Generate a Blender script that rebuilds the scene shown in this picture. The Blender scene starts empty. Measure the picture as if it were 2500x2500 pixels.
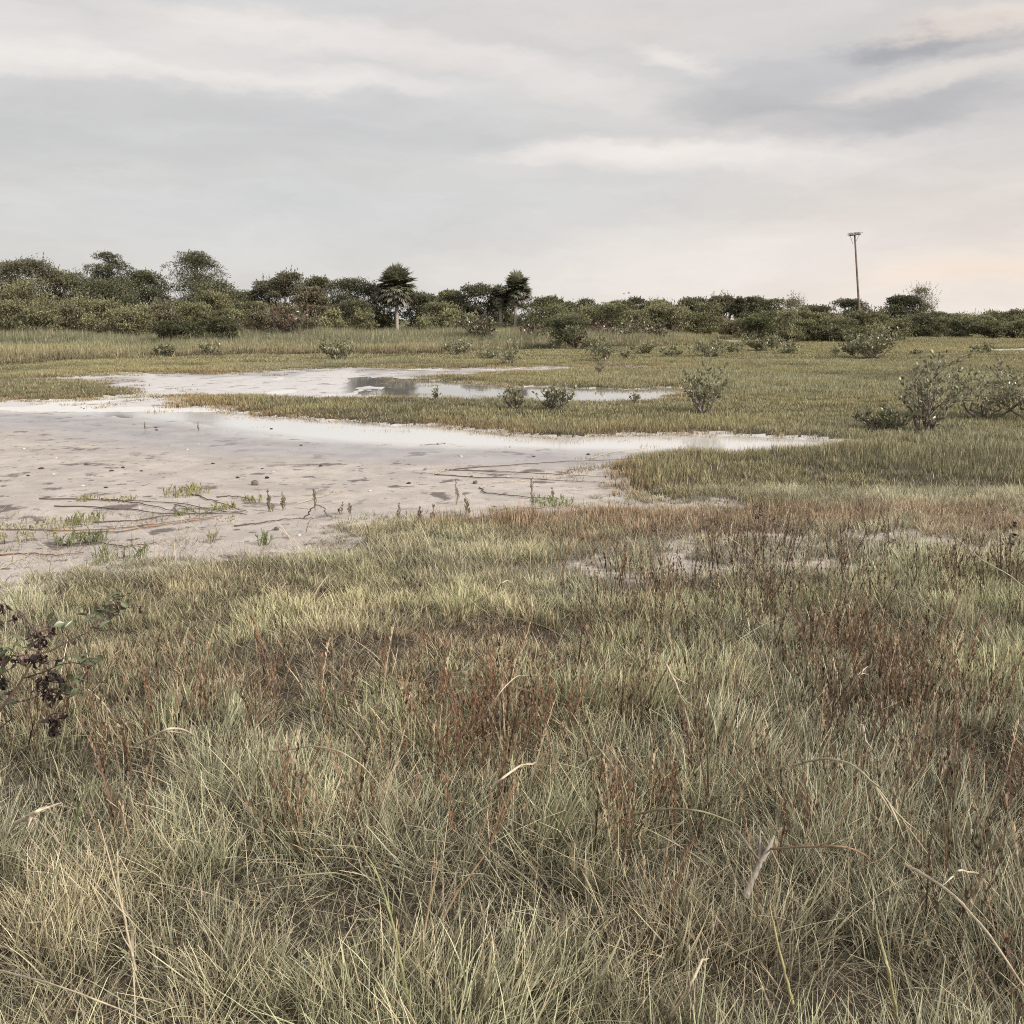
import bpy, math, random
import numpy as np
from mathutils import Vector, Matrix

R = math.radians
rng = np.random.default_rng(7)
random.seed(7)
scene = bpy.context.scene
COL = scene.collection

# ------------------------------------------------------------------ camera
CAM_H = 1.65
PITCH = math.atan(470 / 2500.0)
cam_d = bpy.data.cameras.new('camera')
cam = bpy.data.objects.new('camera', cam_d)
COL.objects.link(cam)
cam_d.sensor_width = 36
cam_d.sensor_fit = 'HORIZONTAL'
cam_d.lens = 36.0
cam_d.clip_start = 0.05
cam_d.clip_end = 8000
cam.location = (0, 0, CAM_H)
cam.rotation_euler = (R(90) - PITCH, 0, 0)
scene.camera = cam


def ray(u, v):
    a = (u - 1250) / 2500.0
    b = (1250 - v) / 2500.0
    c, s = math.cos(PITCH), math.sin(PITCH)
    return Vector((a, c + b * s, b * c - s))


def gp(u, v, z=0.0):
    d = ray(u, v)
    t = (z - CAM_H) / d.z
    return Vector((d.x * t, d.y * t, z))


def at(u, v, Y):
    d = ray(u, v)
    t = Y / d.y
    return Vector((d.x * t, Y, CAM_H + d.z * t))


# ------------------------------------------------------------------ noise
def _hash(ix, iy, s):
    n = (ix.astype(np.int64) * 374761393 + iy.astype(np.int64) * 668265263 + s * 974634777) & 0x7fffffff
    n = ((n ^ (n >> 13)) * 1274126177) & 0x7fffffff
    return ((n ^ (n >> 16)) & 0xffff) / 65535.0


def vnoise(x, y, s=0):
    ix = np.floor(x); iy = np.floor(y)
    fx = x - ix; fy = y - iy
    fx = fx * fx * (3 - 2 * fx); fy = fy * fy * (3 - 2 * fy)
    a = _hash(ix, iy, s); b = _hash(ix + 1, iy, s); c = _hash(ix, iy + 1, s); d = _hash(ix + 1, iy + 1, s)
    return (a * (1 - fx) + b * fx) * (1 - fy) + (c * (1 - fx) + d * fx) * fy


def fbm(x, y, s=0, o=4):
    x = np.asarray(x, float); y = np.asarray(y, float)
    r = 0; a = 0.5; t = 0
    for k in range(o):
        r = r + a * vnoise(x, y, s + k * 17); t += a
        x = x * 2.03 + 11.3; y = y * 2.03 + 5.7; a *= 0.5
    return r / t - 0.5          # about -0.5..0.5


def sstep(a, b, x):
    t = np.clip((x - a) / (b - a), 0, 1)
    return t * t * (3 - 2 * t)


def sdf(px, py, poly):
    """signed distance, negative inside"""
    P = np.array([(p.x, p.y) for p in poly])
    Q = np.roll(P, -1, 0)
    best = np.full(px.shape, 1e9)
    inside = np.zeros(px.shape, bool)
    for (ax, ay), (bx, by) in zip(P, Q):
        ex, ey = bx - ax, by - ay
        wx, wy = px - ax, py - ay
        t = np.clip((wx * ex + wy * ey) / (ex * ex + ey * ey + 1e-12), 0, 1)
        d = (wx - ex * t) ** 2 + (wy - ey * t) ** 2
        best = np.minimum(best, d)
        c = (ay > py) != (by > py)
        with np.errstate(divide='ignore', invalid='ignore'):
            xx = ex * (py - ay) / (ey if abs(ey) > 1e-12 else 1e-12) + ax
        inside ^= c & (px < xx)
    d = np.sqrt(best)
    return np.where(inside, -d, d)


# -------------------------------------------------- outlines of the flat
def W(pts):
    return [gp(u, v) for u, v in pts]


BASIN_FAR = W([(83, 925), (155, 920), (285, 909), (533, 911), (694, 900), (900, 897), (1107, 899), (1262, 894), (1418, 891),
               (1604, 893), (1604, 898), (1469, 902), (1262, 905), (1148, 915), (1055, 919), (1011, 925), (1148, 934),
               (1262, 941), (1418, 946), (1521, 948), (1645, 946), (1680, 955), (1645, 973), (1495, 978), (1418, 980),
               (1231, 976), (1024, 973), (958, 970), (750, 971), (621, 962), (440, 964), (373, 964), (310, 949), (200, 932)])
BASIN_NEAR = W([(-900, 968), (-300, 974), (0, 974), (181, 975), (310, 967), (373, 962), (440, 965), (427, 977), (455, 988),
                (569, 1000), (673, 1013), (750, 1019), (880, 1026), (978, 1031), (1133, 1044), (1226, 1057), (1366, 1061),
                (1469, 1058), (1676, 1057), (1806, 1060), (1900, 1065), (2015, 1073), (2127, 1076), (2031, 1090), (1866, 1096),
                (1741, 1099), (1676, 1100), (1547, 1114), (1511, 1124), (1392, 1140), (1459, 1158), (1485, 1186), (1547, 1207),
                (1676, 1228), (1760, 1236), (1573, 1238), (1443, 1232), (1381, 1245), (1262, 1256), (1190, 1270), (1081, 1268),
                (952, 1278), (880, 1288), (828, 1302), (776, 1338), (621, 1346), (492, 1362), (362, 1388), (240, 1380),
                (104, 1415), (0, 1440), (-300, 1460), (-900, 1420)])
WATER_FAR = W([(300, 953), (430, 940), (560, 928), (640, 921), (760, 917), (900, 917), (1011, 922), (1148, 932), (1262, 939),
               (1418, 945), (1521, 946), (1645, 944), (1690, 955), (1650, 975), (1495, 980), (1231, 978), (958, 973),
               (750, 973), (621, 963), (440, 962)])
WATER_STRAND = W([(1400, 892), (1600, 892), (1610, 898), (1470, 901)])
WATER_NEAR = W([(-900, 965), (0, 972), (181, 973), (373, 962), (427, 975), (455, 985), (569, 998), (673, 1010), (750, 1016),
                (880, 1023), (978, 1028), (1133, 1040), (1226, 1054), (1366, 1058), (1469, 1055), (1676, 1054), (1806, 1057),
                (1900, 1062), (2015, 1071), (2140, 1074), (2031, 1089), (1866, 1093), (1741, 1093), (1400, 1089), (1150, 1083),
                (1000, 1079), (860, 1072), (720, 1060), (600, 1043), (480, 1026), (350, 1012), (150, 1002), (0, 996), (-900, 990)])
SAND_FAR = [W([(1690, 830), (1760, 828), (1830, 832), (1820, 838), (1700, 838)]),
            W([(2250, 824), (2340, 823), (2350, 829), (2270, 830)]),
            W([(2400, 852), (2700, 848), (2700, 858), (2440, 857)])]
BARE = [(1660, 1358, 260, 36), (1500, 1412, 230, 28), (2100, 1328, 420, 38), (1640, 1236, 190, 14), (2380, 1350, 260, 34), (1950, 1390, 260, 24)]
DBARE = [(1240, 1920, 130, 50), (1250, 1690, 260, 40), (1620, 1590, 200, 30), (540, 2010, 200, 60), (750, 1655, 240, 34),
         (640, 1790, 160, 30), (1090, 2290, 110, 45), (900, 1990, 160, 50), (1700, 2160, 160, 60), (900, 2300, 200, 60), (2100, 2200, 160, 60), (2300, 1560, 200, 40)]


def blob(x, y, specs, soft=0.5, rag=False):
    """soft-edged ellipses laid on the ground, max of all, 0..1"""
    r = np.zeros_like(x)
    if rag: x = x + .5 * fbm(x * 1.7, y * 1.7, 301, 4); y = y + .9 * fbm(x * 1.7, y * 1.7, 302, 4)
    for (u, v, du, dv) in specs:
        c = gp(u, v)
        rx = du / 2500.0 * c.y
        ry = max(0.15, (gp(u, v - dv).y - gp(u, v + dv).y) / 2)
        d = np.sqrt(((x - c.x) / rx) ** 2 + ((y - c.y) / ry) ** 2)
        r = np.maximum(r, sstep(1 + soft, 1 - soft, d))
    return r


WATER_Z = -0.034


def fields(x, y):
    x = np.asarray(x, float); y = np.asarray(y, float)
    r = np.sqrt(x * x + y * y)
    amp = 0.016 * r + 0.05
    n = fbm(x * 1.1, y * 0.8, 3, 5) * 2.9 * amp + fbm(x * 4.2, y * 2.6, 9, 4) * 2.2 * amp * (0.5 + fbm(x * .7, y * .5, 12, 2))
    sb = np.minimum(sdf(x, y, BASIN_FAR), sdf(x, y, BASIN_NEAR)) + n
    for p in SAND_FAR:
        sb = np.minimum(sb, sdf(x, y, p) + n * 0.5)
    swf = np.minimum(sdf(x, y, WATER_FAR), sdf(x, y, WATER_STRAND))
    swn = sdf(x, y, WATER_NEAR)
    sw = np.minimum(swf, swn)
    return r, sb, sw, amp


def height(x, y, F=None):
    x = np.asarray(x, float); y = np.asarray(y, float)
    r, sb, sw, amp = F if F is not None else fields(x, y)
    land = 0.012 + 0.03 * fbm(x * 0.35, y * 0.35, 21, 3) + 0.035 * fbm(x * 2.2, y * 2.2, 5, 3) * sstep(40, 8, r)
    mud = -0.024 + 0.010 * fbm(x * 1.5, y * 0.9, 31, 4)
    k = 0.03 * r
    filmy = sstep(-.13, -.19, x / np.maximum(y, 1)) * (y > 20)
    mud = mud - (0.022 - .016 * filmy) * sstep(k, -k, sw) + (0.024 * fbm(x * 0.7, y * 0.22, 41, 5) + .024 * fbm(x * 2.2, y * 0.6, 43, 4)) * sstep(3.5 * k, 0, sw)
    t = sstep(0.25 + 0.01 * r, -0.05, sb)
    return land * (1 - t) + mud * t


def hz(x, y):
    return float(height(np.array([float(x)]), np.array([float(y)]))[0])


# ------------------------------------------------------------------ mesh
def tag(o, label=None, cat=None, group=None, kind=None):
    if label: o['label'] = label
    if cat: o['category'] = cat
    if group: o['group'] = group
    if kind: o['kind'] = kind
    return o


def empty(name, loc=(0, 0, 0), rz=0):
    o = bpy.data.objects.new(name, None)
    o.empty_display_size = 0.2
    COL.objects.link(o)
    o.location = loc
    o.rotation_euler = (0, 0, rz)
    return o


class MB:
    def __init__(s):
        s.v = []; s.f = []; s.c = []; s.n = 0

    def add(s, v, f, c):
        v = np.asarray(v, np.float32).reshape(-1, 3)
        f = np.asarray(f, np.int64).reshape(-1, 4) + s.n
        c = np.asarray(c, np.float32)
        if c.ndim == 1:
            c = np.tile(c[:3], (len(v), 1))
        s.v.append(v); s.f.append(f); s.c.append(c[:, :3]); s.n += len(v)

    def leaves(s, P, D, U, L, Wd, C, bend=0.0):
        """P base points, D direction, U side vector, L length, Wd width, C colour: pointed leaf of two quads"""
        P = np.asarray(P); n = len(P)
        L = np.broadcast_to(np.asarray(L), (n,))[:, None]; Wd = np.broadcast_to(np.asarray(Wd), (n,))[:, None]
        N = np.cross(D, U)
        m = P + D * L * 0.5 + N * bend * L
        tip = P + D * L
        v = np.stack([P, m + U * Wd * 0.5, tip, m - U * Wd * 0.5], 1).reshape(-1, 3)
        f = np.arange(n * 4).reshape(-1, 4)
        s.add(v, f, np.repeat(C, 4, 0) if np.ndim(C) == 2 else np.asarray(C))

    def tube(s, pts, rad, c, k=6, flat=1.0):
        pts = np.asarray(pts, float); n = len(pts)
        rad = np.broadcast_to(np.asarray(rad, float), (n,))
        T = np.gradient(pts, axis=0)
        T /= np.linalg.norm(T, axis=1)[:, None] + 1e-9
        ref = np.array([0, 0, 1.0]) if abs(T[:, 2]).mean() < 0.8 else np.array([1.0, 0, 0])
        A = np.cross(T, ref); A /= np.linalg.norm(A, axis=1)[:, None] + 1e-9
        B = np.cross(T, A)
        th = np.arange(k) * 2 * math.pi / k
        v = pts[:, None, :] + rad[:, None, None] * (np.cos(th)[None, :, None] * A[:, None, :] + flat * np.sin(th)[None, :, None] * B[:, None, :])
        f = []
        for i in range(n - 1):
            for j in range(k):
                f.append((i * k + j, i * k + (j + 1) % k, (i + 1) * k + (j + 1) % k, (i + 1) * k + j))
        s.add(v.reshape(-1, 3), f, c)
        # end caps
        base = len(pts) - 1
        if k >= 4:
            e = v[-1]
            s.add(e[[0, 1, k // 2, k - 1]] if k > 4 else e, [(0, 1, 2, 3)], c if np.ndim(c) == 1 else c[-1])

    def mesh(s, name):
        v = np.concatenate(s.v); f = np.concatenate(s.f).astype(np.int32); c = np.concatenate(s.c)
        me = bpy.data.meshes.new(name)
        me.vertices.add(len(v)); me.vertices.foreach_set('co', v.ravel())
        me.loops.add(f.size); me.loops.foreach_set('vertex_index', f.ravel())
        me.polygons.add(len(f))
        me.polygons.foreach_set('loop_start', np.arange(0, f.size, 4, dtype=np.int32))
        me.polygons.foreach_set('loop_total', np.full(len(f), 4, np.int32))
        a = me.attributes.new('col', 'FLOAT_COLOR', 'POINT')
        a.data.foreach_set('color', np.concatenate([c, np.ones((len(c), 1), np.float32)], 1).astype(np.float32).ravel())
        me.update(calc_edges=True)
        return me

    def build(s, name, mat, parent=None, smooth=False):
        me = s.mesh(name)
        me.materials.append(mat)
        if smooth:
            me.polygons.foreach_set('use_smooth', np.ones(len(me.polygons), bool))
        o = bpy.data.objects.new(name, me)
        COL.objects.link(o)
        if parent is not None:
            o.parent = parent
        return o


def unit(a):
    return a / (np.linalg.norm(a, axis=-1, keepdims=True) + 1e-9)


def rdir(n):
    return unit(rng.normal(size=(n, 3)))


# ------------------------------------------------------------------ materials
def nodes(name):
    m = bpy.data.materials.new(name)
    m.use_nodes = True
    nt = m.node_tree
    nt.nodes.clear()
    out = nt.nodes.new('ShaderNodeOutputMaterial')
    return m, nt, out


def N(nt, t, **kw):
    n = nt.nodes.new(t)
    for k, v in kw.items():
        if k in n.inputs.keys() if isinstance(k, str) else False:
            n.inputs[k].default_value = v
        else:
            setattr(n, k, v)
    return n


def leaf_mat(name, rough=0.55, trans=0.25, spec=0.3, noise=0.0, nscale=3.0):
    m, nt, out = nodes(name)
    at_ = N(nt, 'ShaderNodeAttribute', attribute_name='col')
    colr = at_.outputs['Color']
    if noise:
        tx = N(nt, 'ShaderNodeTexNoise'); tx.inputs['Scale'].default_value = nscale; tx.inputs['Detail'].default_value = 5
        g = N(nt, 'ShaderNodeNewGeometry'); nt.links.new(g.outputs['Position'], tx.inputs['Vector'])
        mr = N(nt, 'ShaderNodeMapRange'); mr.inputs[3].default_value = 1 - noise; mr.inputs[4].default_value = 1 + noise
        mr.inputs[1].default_value = 0.3; mr.inputs[2].default_value = 0.7
        nt.links.new(tx.outputs[0], mr.inputs[0])
        vm = N(nt, 'ShaderNodeVectorMath', operation='SCALE')
        nt.links.new(colr, vm.inputs[0]); nt.links.new(mr.outputs[0], vm.inputs['Scale'])
        colr = vm.outputs[0]
    p = N(nt, 'ShaderNodeBsdfPrincipled')
    p.inputs['Roughness'].default_value = rough
    p.inputs['Specular IOR Level'].default_value = spec
    nt.links.new(colr, p.inputs['Base Color'])
    if trans > 0:
        t = N(nt, 'ShaderNodeBsdfTranslucent'); nt.links.new(colr, t.inputs['Color'])
        mx = N(nt, 'ShaderNodeMixShader'); mx.inputs[0].default_value = trans
        nt.links.new(p.outputs[0], mx.inputs[1]); nt.links.new(t.outputs[0], mx.inputs[2])
        nt.links.new(mx.outputs[0], out.inputs[0])
    else:
        nt.links.new(p.outputs[0], out.inputs[0])
    return m


M_LEAF = leaf_mat('tree_leaves', 0.5, 0.2, 0.3)
M_GLOSS = leaf_mat('glossy_leaves', 0.32, 0.15, 0.6)
M_BARK = leaf_mat('bark', 0.85, 0, 0.2, 0.45, 14)
M_STRAW = leaf_mat('dry_straw', 0.6, 0.1, 0.3, 0.25, 60)
M_STONE = leaf_mat('stone', 0.85, 0, 0.2, 0.5, 40)
M_SHELL = leaf_mat('shell', 0.4, 0, 0.4, 0.1, 80)
M_WOOD = leaf_mat('weathered_wood', 0.85, 0, 0.2, 0.35, 5)


def grass_mat():
    """blade attribute: r straw amount, g brightness, b brown amount; instance attribute tint: colour of the clump"""
    m, nt, out = nodes('grass_blades')
    a = N(nt, 'ShaderNodeAttribute', attribute_name='col')
    ti = N(nt, 'ShaderNodeAttribute', attribute_name='tint', attribute_type='INSTANCER')
    sp = N(nt, 'ShaderNodeSeparateColor'); nt.links.new(a.outputs['Color'], sp.inputs[0])
    m1 = N(nt, 'ShaderNodeMix', data_type='RGBA'); m1.inputs[7].default_value = (0.70, 0.60, 0.43, 1)
    nt.links.new(sp.outputs[0], m1.inputs[0]); nt.links.new(ti.outputs['Color'], m1.inputs[6])
    m2 = N(nt, 'ShaderNodeMix', data_type='RGBA'); m2.inputs[7].default_value = (0.17, 0.105, 0.07, 1)
    nt.links.new(sp.outputs[2], m2.inputs[0]); nt.links.new(m1.outputs[2], m2.inputs[6])
    vm = N(nt, 'ShaderNodeVectorMath', operation='SCALE')
    nt.links.new(m2.outputs[2], vm.inputs[0]); nt.links.new(sp.outputs[1], vm.inputs['Scale'])
    p = N(nt, 'ShaderNodeBsdfPrincipled')
    p.inputs['Roughness'].default_value = 0.5
    p.inputs['Specular IOR Level'].default_value = 0.35
    nt.links.new(vm.outputs[0], p.inputs['Base Color'])
    t = N(nt, 'ShaderNodeBsdfTranslucent'); nt.links.new(vm.outputs[0], t.inputs['Color'])
    mx = N(nt, 'ShaderNodeMixShader'); mx.inputs[0].default_value = 0.22
    nt.links.new(p.outputs[0], mx.inputs[1]); nt.links.new(t.outputs[0], mx.inputs[2])
    nt.links.new(mx.outputs[0], out.inputs[0])
    return m


M_GRASS = grass_mat()


def ground_mat():
    m, nt, out = nodes('marsh_soil')
    g = N(nt, 'ShaderNodeNewGeometry')
    a = N(nt, 'ShaderNodeAttribute', attribute_name='col')    # vertex colour of the soil
    n1 = N(nt, 'ShaderNodeTexNoise'); n1.inputs['Scale'].default_value = 9; n1.inputs['Detail'].default_value = 8
    n2 = N(nt, 'ShaderNodeTexNoise'); n2.inputs['Scale'].default_value = 70; n2.inputs['Detail'].default_value = 4
    for n in (n1, n2): nt.links.new(g.outputs['Position'], n.inputs['Vector'])
    ad = N(nt, 'ShaderNodeMath', operation='MULTIPLY'); nt.links.new(n1.outputs[0], ad.inputs[0]); nt.links.new(n2.outputs[0], ad.inputs[1])
    mr = N(nt, 'ShaderNodeMapRange'); mr.inputs[1].default_value = 0.12; mr.inputs[2].default_value = 0.4
    mr.inputs[3].default_value = 0.45; mr.inputs[4].default_value = 1.6
    nt.links.new(ad.outputs[0], mr.inputs[0])
    vm = N(nt, 'ShaderNodeVectorMath', operation='SCALE'); nt.links.new(a.outputs['Color'], vm.inputs[0]); nt.links.new(mr.outputs[0], vm.inputs['Scale'])
    p = N(nt, 'ShaderNodeBsdfPrincipled'); p.inputs['Roughness'].default_value = 0.9
    p.inputs['Specular IOR Level'].default_value = 0.2
    nt.links.new(vm.outputs[0], p.inputs['Base Color'])
    b = N(nt, 'ShaderNodeBump'); b.inputs['Strength'].default_value = 0.8; b.inputs['Distance'].default_value = 0.02
    nt.links.new(n1.outputs[0], b.inputs['Height']); nt.links.new(b.outputs[0], p.inputs['Normal'])
    nt.links.new(p.outputs[0], out.inputs[0])
    return m


def mud_mat():
    """col.r = wetness from the shore, col.g = wet film, its sky sheen painted as pale colour"""
    m, nt, out = nodes('salt_mud')
    L = nt.links.new
    g = N(nt, 'ShaderNodeNewGeometry')
    a = N(nt, 'ShaderNodeAttribute', attribute_name='col')
    sp = N(nt, 'ShaderNodeSeparateColor'); L(a.outputs['Color'], sp.inputs[0])

    def noise(scale, detail=6, rough=0.55, sx=1, sy=1):
        mp = N(nt, 'ShaderNodeMapping'); mp.inputs['Scale'].default_value = (sx, sy, 1)
        L(g.outputs['Position'], mp.inputs[0])
        n = N(nt, 'ShaderNodeTexNoise'); n.inputs['Scale'].default_value = scale; n.inputs['Detail'].default_value = detail
        n.inputs['Roughness'].default_value = rough
        L(mp.outputs[0], n.inputs['Vector'])
        return n.outputs[0]

    def rng_(x, a0, a1, b0, b1):
        r = N(nt, 'ShaderNodeMapRange'); r.interpolation_type = 'SMOOTHSTEP'
        for i, q in enumerate((a0, a1, b0, b1)): r.inputs[i + 1].default_value = q
        L(x, r.inputs[0]); return r.outputs[0]

    def mth(op, x, y):
        q = N(nt, 'ShaderNodeMath', operation=op)
        for i, z in enumerate((x, y)):
            if isinstance(z, (int, float)): q.inputs[i].default_value = z
            else: L(z, q.inputs[i])
        return q.outputs[0]

    def mixc(f, c1, c2):
        q = N(nt, 'ShaderNodeMix', data_type='RGBA')
        L(f, q.inputs[0])
        for i, z in ((6, c1), (7, c2)):
            if isinstance(z, tuple): q.inputs[i].default_value = z + (1,)
            else: L(z, q.inputs[i])
        return q.outputs[2]
    big = noise(0.5, 6, 0.6)
    wet = mth('ADD', sp.outputs[0], mth('MULTIPLY', mth('SUBTRACT', big, 0.5), 0.7))
    wet = rng_(wet, 0.2, 0.8, 0, 1)
    dry = mixc(rng_(noise(3.5, 8, 0.65), 0.35, 0.65, 0, 1), (0.56, 0.53, 0.495), (0.43, 0.405, 0.38))
    dry = mixc(rng_(noise(1.1, 7, .6), 0.40, 0.66, 0, 0.55), dry, (0.33, 0.305, 0.295))
    dry = mixc(rng_(noise(95, 3), 0.42, 0.62, 0, 0.5), dry, (0.33, 0.28, 0.25))
    wetc = mixc(rng_(noise(1.6, 7, 0.6), 0.35, 0.65, 0, 1), (0.39, 0.37, 0.37), (0.29, 0.272, 0.28))
    c = mixc(wet, dry, wetc)
    c = mixc(sp.outputs[1], c, (0.66, 0.64, 0.63))
    # dark algae mats and scuffs lying in scattered patches
    mats = rng_(noise(1.9, 7, 0.62), 0.575, 0.635, 0, 0.8)
    mats2 = rng_(noise(5.5, 6, 0.7), 0.60, 0.655, 0, 0.8)
    mk = mth('MAXIMUM', mats, mats2)
    reg = rng_(noise(0.35, 2), 0.35, 0.55, 0.45, 1)
    mk = mth('MULTIPLY', mk, reg)
    c = mixc(mk, c, (0.085, 0.072, 0.072))
    p = N(nt, 'ShaderNodeBsdfPrincipled')
    L(c, p.inputs['Base Color'])
    ro = rng_(wet, 0.0, 1.0, 0.8, 0.24)
    ro = mth('ADD', ro, mth('MULTIPLY', noise(6, 5), 0.15))
    L(ro, p.inputs['Roughness'])
    L(rng_(wet, 0, 1, 0.15, 0.6), p.inputs['Specular IOR Level'])
    b = N(nt, 'ShaderNodeBump'); b.inputs['Distance'].default_value = 0.012
    L(rng_(wet, 0, 1, 0.9, 0.12), b.inputs['Strength'])
    hh = mth('ADD', mth('MULTIPLY', noise(7, 8, 0.6), 1.2), mth('MULTIPLY', noise(60, 3), 0.25))
    L(mth('ADD', hh, mth('MULTIPLY', mk, 0.5)), b.inputs['Height'])
    L(b.outputs[0], p.inputs['Normal'])
    L(p.outputs[0], out.inputs[0])
    return m


def water_mat():
    m, nt, out = nodes('shallow_water')
    L = nt.links.new
    g = N(nt, 'ShaderNodeNewGeometry')
    mp = N(nt, 'ShaderNodeMapping'); mp.inputs['Scale'].default_value = (1.0, 1.6, 1)
    L(g.outputs['Position'], mp.inputs[0])
    n = N(nt, 'ShaderNodeTexNoise'); n.inputs['Scale'].default_value = 2.2; n.inputs['Detail'].default_value = 3
    L(mp.outputs[0], n.inputs['Vector'])
    b = N(nt, 'ShaderNodeBump'); b.inputs['Strength'].default_value = 0.03; b.inputs['Distance'].default_value = 0.02
    L(n.outputs[0], b.inputs['Height'])
    p = N(nt, 'ShaderNodeBsdfPrincipled')
    p.inputs['Base Color'].default_value = (0.50, 0.49, 0.47, 1)
    a = N(nt, 'ShaderNodeAttribute', attribute_name='col')
    sp = N(nt, 'ShaderNodeSeparateColor'); L(a.outputs['Color'], sp.inputs[0])
    mr = N(nt, 'ShaderNodeMapRange'); mr.inputs[3].default_value = .02; mr.inputs[4].default_value = .3
    L(sp.outputs[0], mr.inputs[0]); L(mr.outputs[0], p.inputs['Roughness'])
    mc = N(nt, 'ShaderNodeMix', data_type='RGBA'); mc.inputs[6].default_value = (.30, .295, .285, 1); mc.inputs[7].default_value = (.84, .83, .82, 1)  # near and filmy water whitened, bright sky reflection painted into the base
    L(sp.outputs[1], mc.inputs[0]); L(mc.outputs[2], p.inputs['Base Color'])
    p.inputs['IOR'].default_value = 2.2
    L(b.outputs[0], p.inputs['Normal'])
    L(p.outputs[0], out.inputs[0])
    return m


M_GROUND, M_MUD, M_WATER = ground_mat(), mud_mat(), water_mat()


# ------------------------------------------------------------------ ground
def swn_of(x, y): return sdf(x, y, WATER_NEAR)


def build_ground():
    rr = np.concatenate([[0.25, 0.7], np.exp(np.linspace(math.log(1.2), math.log(130), 640)),
                         [150, 180, 230, 300, 420, 600, 900, 1400, 2200, 3600, 6000]])
    front = np.linspace(-40, 40, 560)
    side = np.concatenate([np.linspace(44, 316, 69)])
    th = np.radians(np.concatenate([front, side]))
    nr, na = len(rr), len(th)
    A, Q = np.meshgrid(th, rr)
    x = (Q * np.sin(A)).ravel(); y = (Q * np.cos(A)).ravel()
    F = fields(x, y)
    r, sb, sw, amp = F
    z = height(x, y, F)
    z = np.where(r > 150, 0.0, z)
    idx = np.arange(nr * na).reshape(nr, na)
    a = idx[:-1, :]; b = idx[1:, :]
    f = np.stack([a, b, np.roll(b, -1, 1), np.roll(a, -1, 1)], -1).reshape(-1, 4)
    V = np.stack([x, y, z], 1)
    sbf = sb[f].mean(1)
    mud = sbf < 0.12 + 0.003 * r[f].mean(1)
    # soil colour
    bare = blob(x, y, BARE, .7, True) * (.6 + .4 * sstep(-.10, .06, fbm(x * 3.4, y * 2.6, 77)))
    soil = np.array([0.06, 0.05, 0.04]); pale = np.array([0.46, 0.42, 0.39]); olive = np.array([0.15, 0.14, 0.07])
    far = sstep(10, 35, r)[:, None]
    n = (fbm(x * 0.5, y * 0.5, 8) + 0.5)[:, None]
    c = soil * (1 - far) + olive * far
    c = c * (0.7 + 0.6 * n)
    bb = bare[:, None]
    c = c * (1 - bb) + pale * bb
    fr = sstep(130, 300, r)[:, None]
    c = c * (1 - fr) + np.array([0.13, 0.125, 0.07]) * fr
    mb = MB(); fg = f[~mud]
    used = np.unique(fg); rem = np.full(len(V), -1); rem[used] = np.arange(len(used))
    mb.add(V[used], rem[fg], c[used])
    o = mb.build('ground', M_GROUND, smooth=True); tag(o, kind='structure')
    wet = sstep(0.30 * r + 0.2, -0.02 * r, sw)
    farw = np.where(r > 24, np.maximum(wet, 0.5), wet)
    # bright wet film by the water: sky sheen painted into the colour
    vw = .85 * sstep(.05 * r, -.01 * r, sw + .05 * r * fbm(x * .8, y * .5, 88, 4))
    fb = (r > 22) * sstep(-.08, .12, fbm(x * .7, y * .25, 361, 4)) * .85
    vw = np.maximum(vw, fb)
    cm = np.stack([np.maximum(farw, fb), vw, 0 * farw], 1)
    mb = MB(); fm = f[mud]
    used = np.unique(fm); rem = np.full(len(V), -1); rem[used] = np.arange(len(used))
    mb.add(V[used], rem[fm], cm[used])
    o = mb.build('mudflat', M_MUD, smooth=True); tag(o, kind='structure')
    # water sheets: lie at one level, mud comes up through them
    swf = sw[f].mean(1)
    wf = mud & (swf < 0.05 * r[f].mean(1))
    fw = f[wf]
    used = np.unique(fw); rem = np.full(len(V), -1); rem[used] = np.arange(len(used))
    Vw = V[used].copy(); Vw[:, 2] = WATER_Z
    nearw = (sstep(.5, -.3, swn_of(x, y)) * (y > 0))[used]
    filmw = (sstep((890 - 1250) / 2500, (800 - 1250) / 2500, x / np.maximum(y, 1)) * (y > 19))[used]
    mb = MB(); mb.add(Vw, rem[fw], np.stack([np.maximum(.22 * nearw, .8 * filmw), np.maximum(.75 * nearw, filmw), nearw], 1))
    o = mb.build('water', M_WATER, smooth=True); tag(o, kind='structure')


build_ground()


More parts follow.
